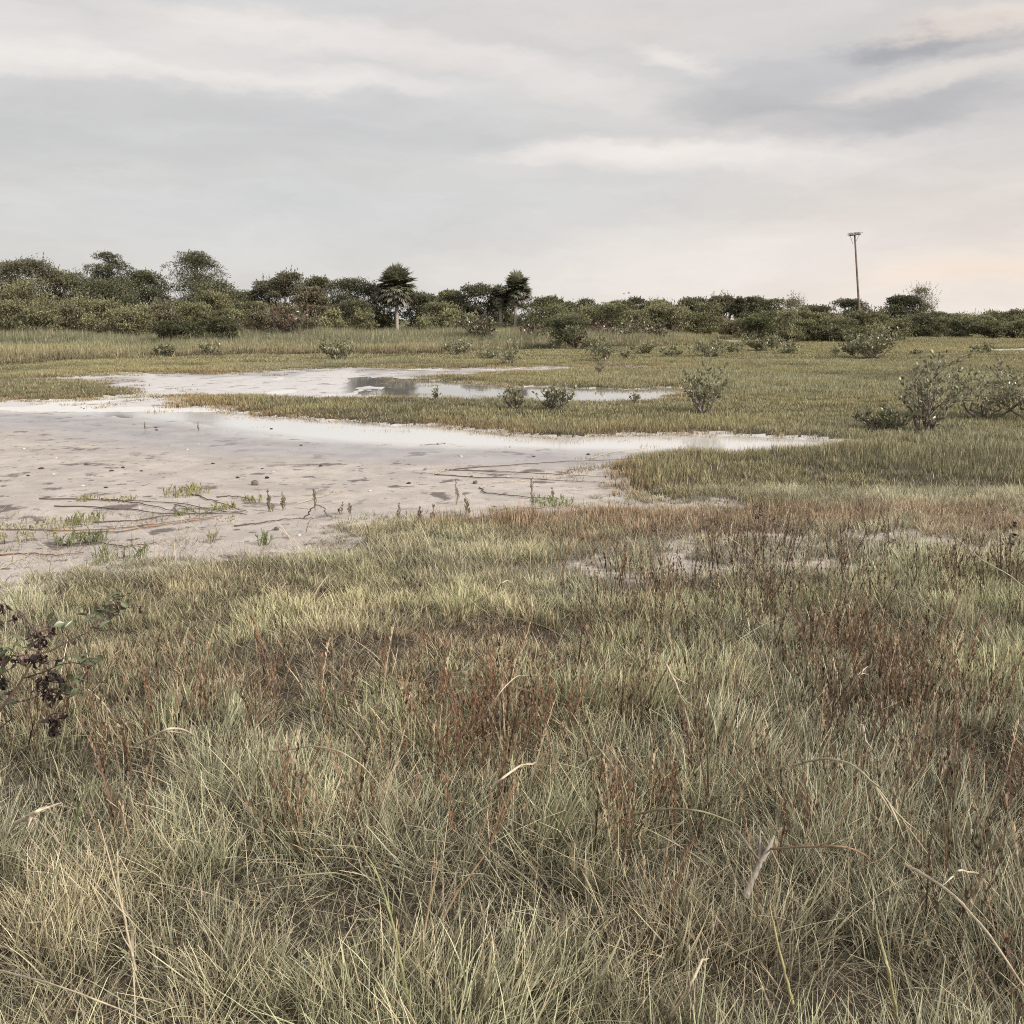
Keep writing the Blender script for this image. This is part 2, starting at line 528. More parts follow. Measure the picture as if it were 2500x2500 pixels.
# ------------------------------------------------------------------ grass
def clump(nb, rad, h0, h1, w, lean=0.5, straw=0.2, brown=0.05, seg=3, curl=0.6, up=0.15, seedtop=False):
    """one tuft of blades as a mesh (never linked to the scene by itself)"""
    mb = MB()
    ang = rng.uniform(0, 2 * math.pi, nb)
    rr = rad * np.sqrt(rng.uniform(0, 1, nb))
    P = np.stack([np.cos(ang) * rr, np.sin(ang) * rr, np.full(nb, -0.02)], 1)
    H = rng.uniform(h0, h1, nb)
    a2 = ang + rng.normal(0, 1.0, nb)
    ln = np.abs(rng.normal(0, lean, nb)) + up
    D = np.stack([np.cos(a2) * np.sin(ln), np.sin(a2) * np.sin(ln), np.cos(ln)], 1)
    bendd = np.stack([np.cos(a2), np.sin(a2), -0.5 + 0 * a2], 1) * (rng.uniform(0, curl, nb))[:, None]
    side = rng.uniform(0, 2 * math.pi, nb)
    U = np.stack([np.cos(side), np.sin(side), 0 * side], 1)
    ws = w * rng.uniform(0.6, 1.3, nb)
    st = np.where(rng.uniform(0, 1, nb) < straw, rng.uniform(0.6, 1, nb), rng.uniform(0, 0.12, nb))
    br = np.where(rng.uniform(0, 1, nb) < brown, rng.uniform(0.5, 1, nb), 0.0)
    bright = rng.uniform(0.45, 1.5, nb)
    rings = []; cols = []
    for k in range(seg + 1):
        t = k / seg
        p = P + D * (H * t)[:, None] + bendd * (H * t * t * 0.6)[:, None]
        ww = ws * (1 - t ** 1.6) * 0.5 + 0.0003
        rings.append(np.stack([p - U * ww[:, None], p + U * ww[:, None]], 1))
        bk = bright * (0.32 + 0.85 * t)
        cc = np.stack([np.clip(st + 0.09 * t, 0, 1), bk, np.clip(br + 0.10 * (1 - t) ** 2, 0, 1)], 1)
        cols.append(np.stack([cc, cc], 1))
    V = np.stack(rings, 1)      # nb, seg+1, 2, 3
    Cc = np.stack(cols, 1)
    base = (np.arange(nb) * (seg + 1) * 2)[:, None]
    f = []
    for k in range(seg):
        f.append(np.stack([base[:, 0] + 2 * k, base[:, 0] + 2 * k + 1, base[:, 0] + 2 * k + 3, base[:, 0] + 2 * k + 2], 1))
    mb.add(V.reshape(-1, 3), np.concatenate(f), Cc.reshape(-1, 3))
    if seedtop:
        # narrow seed spikes along the upper part of each stem
        n2 = nb
        for i in range(n2):
            t = rng.uniform(0.45, 1, 14)
            p = P[i] + D[i] * (H[i] * t)[:, None] + bendd[i] * (H[i] * t * t * 0.6)[:, None]
            d = unit(D[i] + rdir(14) * 0.35)
            mb.leaves(p, d, unit(np.cross(d, rdir(14))), rng.uniform(0.015, 0.03, 14), w * 1.3,
                      np.tile(np.array([st[i], bright[i], max(br[i], 0.3)]), (14, 1)))
    me = mb.mesh('tuft')
    me.materials.append(M_GRASS)
    return me


def scatter(name, meshes, x, y, tint, scale, tilt=None, label=None, cat=None, z=None, idx=None):
    """grass nobody could count: one object whose points carry tufts"""
    src = bpy.data.collections.new(name + '_tufts')
    for k, me in enumerate(meshes):
        src.objects.link(bpy.data.objects.new('%s_tuft_%02d' % (name, k), me))
    n = len(x)
    if z is None: z = height(x, y)
    me = bpy.data.meshes.new(name)
    me.vertices.add(n)
    me.vertices.foreach_set('co', np.stack([x, y, z], 1).astype(np.float32).ravel())

    def at_(nm, ty, fld, arr):
        a = me.attributes.new(nm, ty, 'POINT'); a.data.foreach_set(fld, arr.astype(np.float32 if ty != 'INT' else np.int32).ravel())
    rot = np.zeros((n, 3)); rot[:, 2] = rng.uniform(0, 2 * math.pi, n)
    if tilt is not None: rot[:, 0] = tilt[0]; rot[:, 2] = tilt[1] + math.pi / 2 + rng.normal(0, .35, n)
    at_('rot', 'FLOAT_VECTOR', 'vector', rot)
    sc = np.asarray(scale)
    if sc.ndim == 1: sc = np.stack([sc, sc, sc], 1)
    at_('scl', 'FLOAT_VECTOR', 'vector', sc)
    at_('idx', 'INT', 'value', rng.integers(0, len(meshes), n) if idx is None else idx)
    at_('tint', 'FLOAT_COLOR', 'color', np.concatenate([tint, np.ones((n, 1))], 1))
    me.materials.append(M_GRASS)
    o = bpy.data.objects.new(name, me); COL.objects.link(o)
    ng = bpy.data.node_groups.new(name, 'GeometryNodeTree')
    ng.interface.new_socket('Geometry', in_out='INPUT', socket_type='NodeSocketGeometry')
    ng.interface.new_socket('Geometry', in_out='OUTPUT', socket_type='NodeSocketGeometry')
    gi = ng.nodes.new('NodeGroupInput'); go = ng.nodes.new('NodeGroupOutput')
    ci = ng.nodes.new('GeometryNodeCollectionInfo'); ci.inputs['Collection'].default_value = src
    ci.inputs['Separate Children'].default_value = True; ci.inputs['Reset Children'].default_value = True
    ip = ng.nodes.new('GeometryNodeInstanceOnPoints'); ip.inputs['Pick Instance'].default_value = True

    def na(nm, ty):
        q = ng.nodes.new('GeometryNodeInputNamedAttribute'); q.data_type = ty; q.inputs['Name'].default_value = nm
        return [s for s in q.outputs if s.enabled and s.name == 'Attribute'][0]
    er = ng.nodes.new('FunctionNodeEulerToRotation')
    l = ng.links.new
    l(gi.outputs[0], ip.inputs['Points']); l(ci.outputs[0], ip.inputs['Instance'])
    l(na('idx', 'INT'), ip.inputs['Instance Index'])
    l(na('rot', 'FLOAT_VECTOR'), er.inputs[0]); l(er.outputs[0], ip.inputs['Rotation'])
    l(na('scl', 'FLOAT_VECTOR'), ip.inputs['Scale'])
    l(ip.outputs[0], go.inputs[0])
    md = o.modifiers.new('tufts', 'NODES'); md.node_group = ng
    tag(o, label, cat, kind='stuff')
    return o


def wedge(y0, y1, dens, m=1.3, s=0.62):
    """random ground points from y0 to y1, dens per square metre"""
    area = s * (y1 ** 2 - y0 ** 2) + 2 * m * (y1 - y0)
    n = int(area * dens * 1.0)
    ymax = y1; wmax = 2 * (s * y1 + m)
    x = []; y = []; c = 0
    while c < n:
        yy = rng.uniform(y0, y1, n); xx = rng.uniform(-wmax / 2, wmax / 2, n)
        k = np.abs(xx) < s * yy + m
        x.append(xx[k]); y.append(yy[k]); c += k.sum()
    return np.concatenate(x)[:n], np.concatenate(y)[:n]


C_ = lambda *a: np.array(a, float)
OLIVE = C_(.325, .32, .16); YEL = C_(.46, .43, .20); ORANGE = C_(.40, .26, .13); GREY = C_(.45, .49, .33)
GREEN = C_(.41, .465, .245); RED = C_(.42, .27, .19); DKG = C_(.22, .24, .15); PALE = C_(.70, .64, .40); BRN = C_(.22, .15, .11)


def lerp(a, b, t):
    t = np.asarray(t)[:, None]
    return a * (1 - t) + b * t


RED_SPOTS = [(1500, 1275, 420, 34), (2150, 1262, 520, 26), (1000, 1615, 300, 34), (560, 1700, 130, 24), (1700, 1310, 260, 20),
             (2350, 1290, 260, 26), (900, 1640, 200, 30), (1450, 1330, 120, 18), (1180, 1560, 120, 24)]
YEL_SPOTS = [(150, 2330, 330, 120), (420, 1760, 260, 60), (1350, 2420, 420, 120), (600, 1500, 420, 60), (1050, 1350, 330, 26),
             (800, 2080, 260, 70), (2200, 2400, 330, 120), (300, 1620, 220, 50), (1420, 2180, 200, 60)]
DARK_SPOTS = [(1150, 1335, 300, 20), (640, 2240, 260, 110), (1650, 2150, 260, 90), (2100, 1550, 320, 60), (1500, 1640, 200, 40),
              (2300, 1830, 260, 110), (820, 1330, 200, 18), (1900, 2000, 240, 60), (1100, 1760, 240, 40)]

# --- foreground salt grass, 1.3 m to 9.5 m
x, y = wedge(1.2, 9.8, 250)
F = fields(x, y); r, sb = F[0], F[1]
bare = blob(x, y, BARE, .6, True) * (.35 + .65 * sstep(-.10, .06, fbm(x * 3.4, y * 2.6, 77)))
dbare = blob(x, y, DBARE, .7, True)
gap = sstep(-.04, -.18, fbm(x * 2.9, y * 2.9, 55, 4)) * sstep(7.5, 5, r)
dn = sstep(-0.55, 0.5, sb - 0.10 + 1.4 * fbm(x * 2.6, y * 1.9, 133, 4)) * (1 - .42 * sstep(-.08, -.22, fbm(x * 2.3, y * 2.3, 141, 3)) * sstep(7, 4.5, r)) * (1 - 0.96 * bare) * (1 - .5 * dbare * sstep(-.2, .1, fbm(x * 3, y * 3, 57))) * (1 - .45 * gap)
k = rng.uniform(0, 1, len(x)) < dn
x, y, r, sb = x[k], y[k], r[k], sb[k]
red, yel, drk = blob(x, y, RED_SPOTS, .7, True), blob(x, y, YEL_SPOTS, .8, True), blob(x, y, DARK_SPOTS, .8, True)
ns = fbm(x * 0.7, y * 0.7, 61); n2 = fbm(x * 2.5, y * 2.5, 62)
tint = lerp(GREY, GREEN, sstep(-0.15, 0.15, ns))
tint = lerp(tint, PALE, np.clip(0.8 * yel * sstep(-0.2, 0.1, n2) + 0.35 * sstep(.02, .2, n2), 0, 1))
tint = lerp(tint, YEL, .45 * sstep(3.5, 6, r) * sstep(-.2, .15, ns) * (x / y < .15))
tint = lerp(tint, RED, 0.85 * red * sstep(-0.3, 0.05, n2))
tint = lerp(tint, DKG, 0.45 * drk * sstep(-0.3, 0.05, n2))
tint = tint * rng.uniform(0.78, 1.22, (len(x), 1))
right = sstep(-0.3, 1.5, x / np.maximum(y, 1) * 3)
hs = 0.52 + 0.42 * sstep(4.8, 2.6, r) + 0.45 * right * sstep(6.6, 4.2, r)
hs = hs * (0.6 + 1.2 * (fbm(x * 1.3, y * 1.3, 91) + 0.35).clip(0, 1)) * (1 - 0.3 * red) * (1 - .35 * drk)
hs = hs * (0.55 + 0.45 * sstep(0.05, 0.7, sb))
hs = hs * .86
sc = np.stack([0.72 + 0.28 * hs, 0.72 + 0.28 * hs, hs], 1) * rng.uniform(0.75, 1.2, (len(x), 1))
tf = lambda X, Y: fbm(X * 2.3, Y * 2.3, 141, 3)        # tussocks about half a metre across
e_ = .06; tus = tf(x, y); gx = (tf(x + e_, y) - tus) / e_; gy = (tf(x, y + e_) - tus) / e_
wx = fbm(x * .6, y * .6, 101, 3) * 1.6 - gx * .35; wy = fbm(x * .6 + 40, y * .6, 103, 3) * 1.6 - gy * .35
lean_a = np.clip(np.hypot(wx, wy) * .8, 0, .5); lean_p = np.arctan2(wy, wx)
nearf = .35 + .65 * sstep(7, 4, r)
hs2 = (.66 + 1.3 * (tus + .25).clip(0, 1)) * nearf + (1 - nearf)
sc[:, 2] *= hs2 * 1.22; sc[:, :2] *= (.85 + .3 * hs2)[:, None]
tint = tint * (.66 + .66 * sstep(-.18, .16, tus))[:, None]  # shadow between tussocks painted into the tint
tint = lerp(tint, tint.mean(1, keepdims=True) * C_(1.04, 1.0, .86), .25 * np.ones(len(x)))
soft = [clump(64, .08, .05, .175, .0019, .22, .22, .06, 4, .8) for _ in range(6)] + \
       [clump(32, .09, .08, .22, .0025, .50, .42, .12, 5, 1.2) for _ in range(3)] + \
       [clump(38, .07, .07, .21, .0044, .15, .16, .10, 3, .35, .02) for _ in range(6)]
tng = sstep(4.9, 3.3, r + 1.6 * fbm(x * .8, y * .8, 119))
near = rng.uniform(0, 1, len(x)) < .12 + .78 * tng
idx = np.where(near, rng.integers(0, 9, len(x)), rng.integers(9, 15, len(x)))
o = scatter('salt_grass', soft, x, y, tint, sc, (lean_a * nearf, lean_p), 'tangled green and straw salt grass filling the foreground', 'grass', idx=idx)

# --- dead litter lying between the tufts
x, y = wedge(1.3, 9.5, 240)
F = fields(x, y)
k = (F[1] > .12) & (rng.uniform(0, 1, len(x)) > .9 * blob(x, y, BARE, .6, True)) & (rng.uniform(0, 1, len(x)) < .35 + .65 * blob(x, y, DBARE, .7, True))
strand = blob(x, y, [(60, 1330, 330, 60), (330, 1345, 260, 34), (150, 1275, 360, 22), (640, 1300, 220, 22), (1100, 1262, 300, 14)], .7, True)
k |= (F[1] < .12) & (rng.uniform(0, 1, len(x)) < .16 * strand * (fbm(x * 3, y * 2.4, 351) > .0))
k |= (F[1] < .12) & (F[1] > -.7) & (rng.uniform(0, 1, len(x)) < .10 * sstep(-.7, 0, F[1]))
x, y = x[k], y[k]
lit = [clump(26, .11, .04, .15, .0024, .5, .25, .3, 3, .5, .6) for _ in range(6)]
tl = lerp(C_(.25, .245, .16), C_(.16, .135, .10), rng.uniform(0, 1, len(x)))
scatter('dead_grass_litter', lit, x, y, tl, rng.uniform(.7, 1.3, len(x)), None, 'dead grey-brown grass litter lying between the tufts', 'dead grass')

# --- brown seed stalks
x, y = wedge(2.0, 8.8, 120)
F = fields(x, y); r, sb = F[0], F[1]
den = blob(x, y, [(900, 1800, 700, 160), (1900, 1700, 700, 300), (2300, 1560, 450, 260), (2200, 1400, 400, 60), (300, 2000, 400, 150), (1250, 1950, 900, 150)], .6)
k = (rng.uniform(0, 1, len(x)) < den * (0.06 + 2.2 * (fbm(x * 1.3, y * 1.3, 71) + .24).clip(0, 1) ** 1.6)) & (sb > .6)
x, y, r = x[k], y[k], r[k]
tint = lerp(C_(.25, .145, .09), C_(.12, .09, .068), sstep(-.2, .2, fbm(x, y, 33)) * 0.7 + 0.3 * (x > 1.0)) * rng.uniform(.8, 1.3, (len(x), 1))
stk = [clump(5, .055, .18, .44, .0056, .17, .18, .3, 4, .25, .02, True) for _ in range(8)]
scatter('seed_stalks', stk, x, y, tint, rng.uniform(.65, 1.12, len(x)), None, 'red-brown upright seed stalks standing through the foreground grass', 'grass stalks')

# --- straw blades, long pale ones across the foreground
x, y = wedge(1.8, 7.5, 10)
k = rng.uniform(0, 1, len(x)) < .8
x, y = x[k], y[k]
lg = [clump(4, .10, .14, .32, .0036, .5, .85, .1, 6, 1.3) for _ in range(8)]
scatter('straw_blades', lg, x, y, np.tile(C_(.62, .56, .36), (len(x), 1)) * rng.uniform(.6, 1.25, (len(x), 1)), rng.uniform(.4, .95, len(x)), None, 'long pale straw blades bending over the foreground grass', 'grass')


x, y = wedge(1.7, 8, 8)
bk = [clump(2, .08, .22, .50, .0075, .75, 1.0, .0, 7, 1.7) for _ in range(10)]
scatter('broken_straw', bk, x, y, np.tile(C_(.7, .62, .45), (len(x), 1)) * rng.uniform(.5, 1.2, (len(x), 1)), rng.uniform(.45, 1.0, len(x)), None, 'thick broken pale straws bent over the foreground grass', 'dead grass')


# --- glasswort and saltwort of the marsh, three ranges
def marsh_tint(x, y, r, sb):
    n1 = fbm(x * .25, y * .25, 201); n2 = fbm(x * 1.1, y * 1.1, 203)
    t = lerp(OLIVE, YEL, 0.5 * sstep(-.1, .2, n1) + 0.25 * sstep(0, .2, n2))
    edge = sstep(0.055 * r + .1, 0, sb)
    t = lerp(t, ORANGE, np.clip(edge * sstep(-.25, .1, n2) * (x < 12) * .75, 0, 1))
    t = lerp(t, GREY * .8, .5 * sstep(.02, .2, fbm(x * .15, y * .2, 207)))
    t = lerp(t, C_(.17, .18, .10), .8 * sstep(.02, .2, fbm(x * .5, y * .35, 217)))
    red = blob(x, y, RED_SPOTS); t = lerp(t, RED, .8 * red * (r < 12))
    return t * rng.uniform(.82, 1.18, (len(x), 1))


def marsh_h(x, y, r):
    h = 0.5 + 1.6 * (fbm(x * .3, y * .3, 211) + .3).clip(0, 1)
    return h


def glass(nb, rad, h0, h1, w): return clump(nb, rad, h0, h1, w, .22, .12, .10, 2, .25, .02)


FR = [(-1400, 896), (-300, 899), (0, 897), (90, 891), (250, 884), (345, 881), (400, 873), (700, 866), (930, 869), (1200, 863), (1330, 852), (1800, 846), (4000, 846)]


def front_of(x, y):
    """distance behind the front row of the rushes"""
    az_ = [gp(u, v).x / gp(u, v).y for u, v in FR]; yf = [gp(u, v).y for u, v in FR]
    return y - np.interp(x / np.maximum(y, .1), az_, yf) + 2.4 * fbm(x * .5, y * .3, 241, 4)


for nm, (y0, y1, dens, nb, rad, w, lab) in {
    'glasswort': (7.4, 17, 75, 26, .13, .0065, 'short olive glasswort and grass at the near edge of the mud flat'),
    'saltwort': (17, 42, 17, 60, .26, .012, 'low yellow-green saltwort mat around the pools'),
}.items():
    x, y = wedge(y0, y1, dens)
    F = fields(x, y); r, sb = F[0], F[1]
    bare = blob(x, y, BARE)
    # sparse sprigs reach out a little over the mud
    # a few shoots also stand on the near-left mud
    isl = sstep(.16, .24, fbm(x * .9, y * .55, 251, 5)) * sstep(-.09 * r, -.0 * r, sb) * .5
    d = sstep(-0.016 * r, 0.006 * r, sb) * (1 - .9 * bare) + .045 * (sb > -0.06 * r) * (sb < 0) + isl
    d = d + .22 * blob(x, y, [(150, 1285, 420, 26), (60, 1345, 260, 60), (420, 1330, 300, 26), (1250, 1245, 300, 20)], .6, True) * (fbm(x * 2.5, y * 2.5, 222) > .03)
    d = d * sstep(y0 - .1, y0 + 1.2, y) if y0 < 10 else d
    if y1 > 30: d = d * (front_of(x, y) < 0)
    k = rng.uniform(0, 1, len(x)) < d
    x, y, r, sb = x[k], y[k], r[k], sb[k]
    hh = marsh_h(x, y, r) * (0.5 + .5 * sstep(-.02 * r, .04 * r, sb))
    me = [glass(nb, rad, .05, .14, w) for _ in range(6)]
    s = rng.uniform(.8, 1.2, len(x))
    scatter(nm, me, x, y, marsh_tint(x, y, r, sb), np.stack([s, s, s * hh], 1), None, lab, 'marsh plants')

# --- far marsh grass 42-120 m, taller toward the trees, brown undersides facing the flat
x, y = wedge(33, 130, 3.0, 6)
F = fields(x, y); r, sb = F[0], F[1]
k = (sb > 0.2) & ((y > 40) | (front_of(x, y) > 0)) & (rng.uniform(0, 1, len(x)) < 0.97)
x, y, r, sb = x[k], y[k], r[k], sb[k]
leftw = sstep(14, 6, x / y * 60)           # tall rushes stand on the left two thirds
dfront = front_of(x, y)
step1 = sstep(0, .5, dfront)
hh = 0.42 + leftw * ((.35 + .8 * sstep(1.2, 2.6, dfront)) * step1 + 2.0 * sstep(60, 72, y)) + (1 - leftw) * (.6 * sstep(62, 80, y) - 0.05)
hh = hh * (.6 + 1.1 * (fbm(x * .3, y * .22, 231) + .3).clip(0, 1))
t = lerp(OLIVE * 1.0, C_(.22, .25, .15), leftw * sstep(50, 62, y))
t = lerp(t, YEL, .6 * sstep(0, .2, fbm(x * .12, y * .18, 235)))
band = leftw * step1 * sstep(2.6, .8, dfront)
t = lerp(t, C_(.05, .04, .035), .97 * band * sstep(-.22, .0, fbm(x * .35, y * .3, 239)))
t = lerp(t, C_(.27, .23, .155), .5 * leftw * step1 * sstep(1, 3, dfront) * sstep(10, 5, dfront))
t = lerp(t, YEL * .95, .7 * (1 - leftw) * sstep(50, 56, y) * sstep(74, 66, y))
t = t * rng.uniform(.8, 1.2, (len(x), 1))
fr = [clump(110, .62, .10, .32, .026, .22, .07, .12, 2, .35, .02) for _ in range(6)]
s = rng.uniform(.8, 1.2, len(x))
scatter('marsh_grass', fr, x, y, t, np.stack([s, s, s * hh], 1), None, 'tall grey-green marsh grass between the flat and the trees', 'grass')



# ------------------------------------------------------------------ trees and shrubs
GLEAF = C_(.085, .10, .045)


def limb(mb, a, b, r0, r1, c, wob=.12, n=6, k=5):
    a = np.array(a, float); b = np.array(b, float)
    t = np.linspace(0, 1, n)[:, None]
    p = a * (1 - t) + b * t
    Ln = np.linalg.norm(b - a)
    p[1:-1] += rng.normal(size=(n - 2, 3)) * wob * Ln / n
    mb.tube(p, np.linspace(r0, r1, n), c, k)
    return p


def lobes_leaves(mb, lobes, nleaf, ls, base, var=.35, needle=False, topc=None):
    """leaf clumps over a set of lobes (centre, radii, shade)"""
    vol = np.array([l[1][0] * l[1][2] for l in lobes]); vol = vol / vol.sum()
    for (c, rad, sh), vv in zip(lobes, vol):
        n = max(12, int(nleaf * vv))
        d = rdir(n)
        d[:, 2] = np.where(d[:, 2] < -.35, -d[:, 2] * .6, d[:, 2])
        d = unit(d)
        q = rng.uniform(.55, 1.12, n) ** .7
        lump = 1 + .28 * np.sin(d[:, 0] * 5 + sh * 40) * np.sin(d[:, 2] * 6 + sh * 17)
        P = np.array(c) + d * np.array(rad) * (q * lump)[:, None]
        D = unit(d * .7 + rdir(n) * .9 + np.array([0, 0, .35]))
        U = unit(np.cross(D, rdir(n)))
        depth = (.45 + .65 * q.clip(0, 1) ** 2) * (.85 + .42 * d[:, 2])  # clump shading painted into the colour: inner and lower leaves darker
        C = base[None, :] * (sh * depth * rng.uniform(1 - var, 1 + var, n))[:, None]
        if topc is not None:
            w = (rng.uniform(0, 1, n) < .35 * np.clip(d[:, 2] + .3, 0, 1))[:, None]
            C = np.where(w, topc[None, :] * rng.uniform(.8, 1.2, (n, 1)), C)
        if needle:
            mb.leaves(P, D, U, ls * rng.uniform(.8, 1.5, n), ls * .28, C)
        else:
            mb.leaves(P, D, U, ls * rng.uniform(.7, 1.3, n), ls * rng.uniform(.45, .75, n), C)


def place(u, top, Y):
    """ground x at depth Y under image column u, and height of image row top there"""
    p = at(u, top, Y)
    z0 = 0.0
    return p.x, p.z - z0


def broad_tree(name, cat, label, u, top, hw, Y, base=GLEAF, group=None, dens=1.0, ls=.17, wisp=0, shape='dome', bare=False, trunkvis=.2):
    x, H = place(u, top, Y)
    H *= 1.03; Wd = hw / 2500.0 * Y * (1.18 if trunkvis < .05 else 1.32)
    root = empty(name, (x, Y, 0)); tag(root, label, cat, group)
    lob = []
    nl = int((34 if trunkvis >= .05 else 26) + 14 * Wd * H / 8)
    nl = min(nl, 90)
    for i in range(nl):
        t = rng.uniform(0, 1)
        zz = H * (trunkvis + (1 - trunkvis) * t ** .8)
        rmax = Wd * math.sqrt(max(.05, 1 - max(0, (t - .30) / .74) ** 1.9)) if shape == 'dome' else Wd * (1.05 - .8 * t)
        a = rng.uniform(0, 2 * math.pi); rr = rmax * math.sqrt(rng.uniform(.05, 1)) * .8
        s = Wd * rng.uniform(.15, .40) * (1.15 - .3 * t)
        s = min(s, H * .2)
        zz = min(zz, H - s * .8)
        if trunkvis < .05: s = max(s, H * .16); zz = max(zz, s * .5)
        lob.append(((math.cos(a) * rr, math.sin(a) * rr, zz), (s * 1.15, s * 1.15, s * .85), rng.uniform(.62, 1.3)))
    for k_ in range(3):
        s = Wd * rng.uniform(.22, .34); lob.append(((Wd * rng.uniform(-.25, .25), 0, H - s * rng.uniform(.8, 1.5)), (s * 1.1, s * 1.1, s * .8), rng.uniform(.9, 1.25)))
    mb = MB()
    tc = C_(.16, .125, .10) if not bare else C_(.24, .21, .19)
    for k in range(3):
        a = rng.uniform(0, 6.28)
        limb(mb, (rng.normal() * .08, rng.normal() * .08, -.1), (math.cos(a) * Wd * .4, math.sin(a) * Wd * .4, H * .55), .09, .05, tc, .5, 8)
    for l in lob[::2]:
        limb(mb, (l[0][0] * .25, l[0][1] * .25, H * .3 * rng.uniform(.4, 1)), l[0], .05, .018, tc, .5, 6, 4)
    mb.build('trunk', M_BARK, root)
    mb = MB()
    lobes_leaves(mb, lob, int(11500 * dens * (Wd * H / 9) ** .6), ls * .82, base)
    # loose sprays breaking the outline
    ns = int(50 + 30 * wisp)
    for i in range(ns):
        l = lob[rng.integers(len(lob))]
        d = unit(np.array([rng.normal(), rng.normal(), abs(rng.normal()) * .9]))
        p = np.array(l[0]) + d * np.array(l[1]) * 1.0
        q = d * 0.5 + np.array([0, 0, .6])
        n = 9
        t = rng.uniform(0, .55 + .35 * (wisp > 0), n)[:, None] * (.5 + .25 * wisp)
        P = p + unit(q) * t
        D = unit(q + rdir(n) * .8)
        mb.leaves(P, D, unit(np.cross(D, rdir(n))), ls * .8, ls * .42, np.tile(base * l[2] * rng.uniform(.8, 1.25), (n, 1)))
    mb.build('crown', M_LEAF, root)
    return root


def pine_tree(label, u, top, hw, Y, seed_side=1):
    x, H = place(u, top, Y)
    Wd = hw / 2500.0 * Y
    root = empty('pine_tree', (x, Y, 0)); tag(root, label, 'pine tree')
    mb = MB(); tc = C_(.17, .13, .11)
    limb(mb, (0, 0, -.1), (.1, 0, H * .93), .16, .03, tc, .25, 10, 7)
    lob = []
    for i in range(110):
        t = rng.uniform(.10, 1)
        zz = H * (.15 + .82 * t)
        rad = Wd * (1.1 - .62 * t ** 1.5) * rng.uniform(.15, 1.02)
        if i % 5 == 0: rad *= 1.12
        a = rng.uniform(0, 6.28)
        if t > .82: rad *= .6
        p = (math.cos(a) * rad, math.sin(a) * rad, zz)
        s = rng.uniform(.26, .46) * (1.12 - .3 * t) * (Wd / 1.9)
        lob.append((p, (s * 1.25, s * 1.25, s * .8), rng.uniform(.6, 1.35)))
        limb(mb, (0, 0, max(.3, zz - rad * .55)), p, .045, .015, tc, .4, 6, 4)
    lob.append(((0.1, 0, H - .22), (.34, .34, .26), 1.2))
    mb.build('trunk', M_BARK, root)
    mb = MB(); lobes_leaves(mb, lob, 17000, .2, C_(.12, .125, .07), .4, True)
    mb.build('crown', M_LEAF, root)
    return root


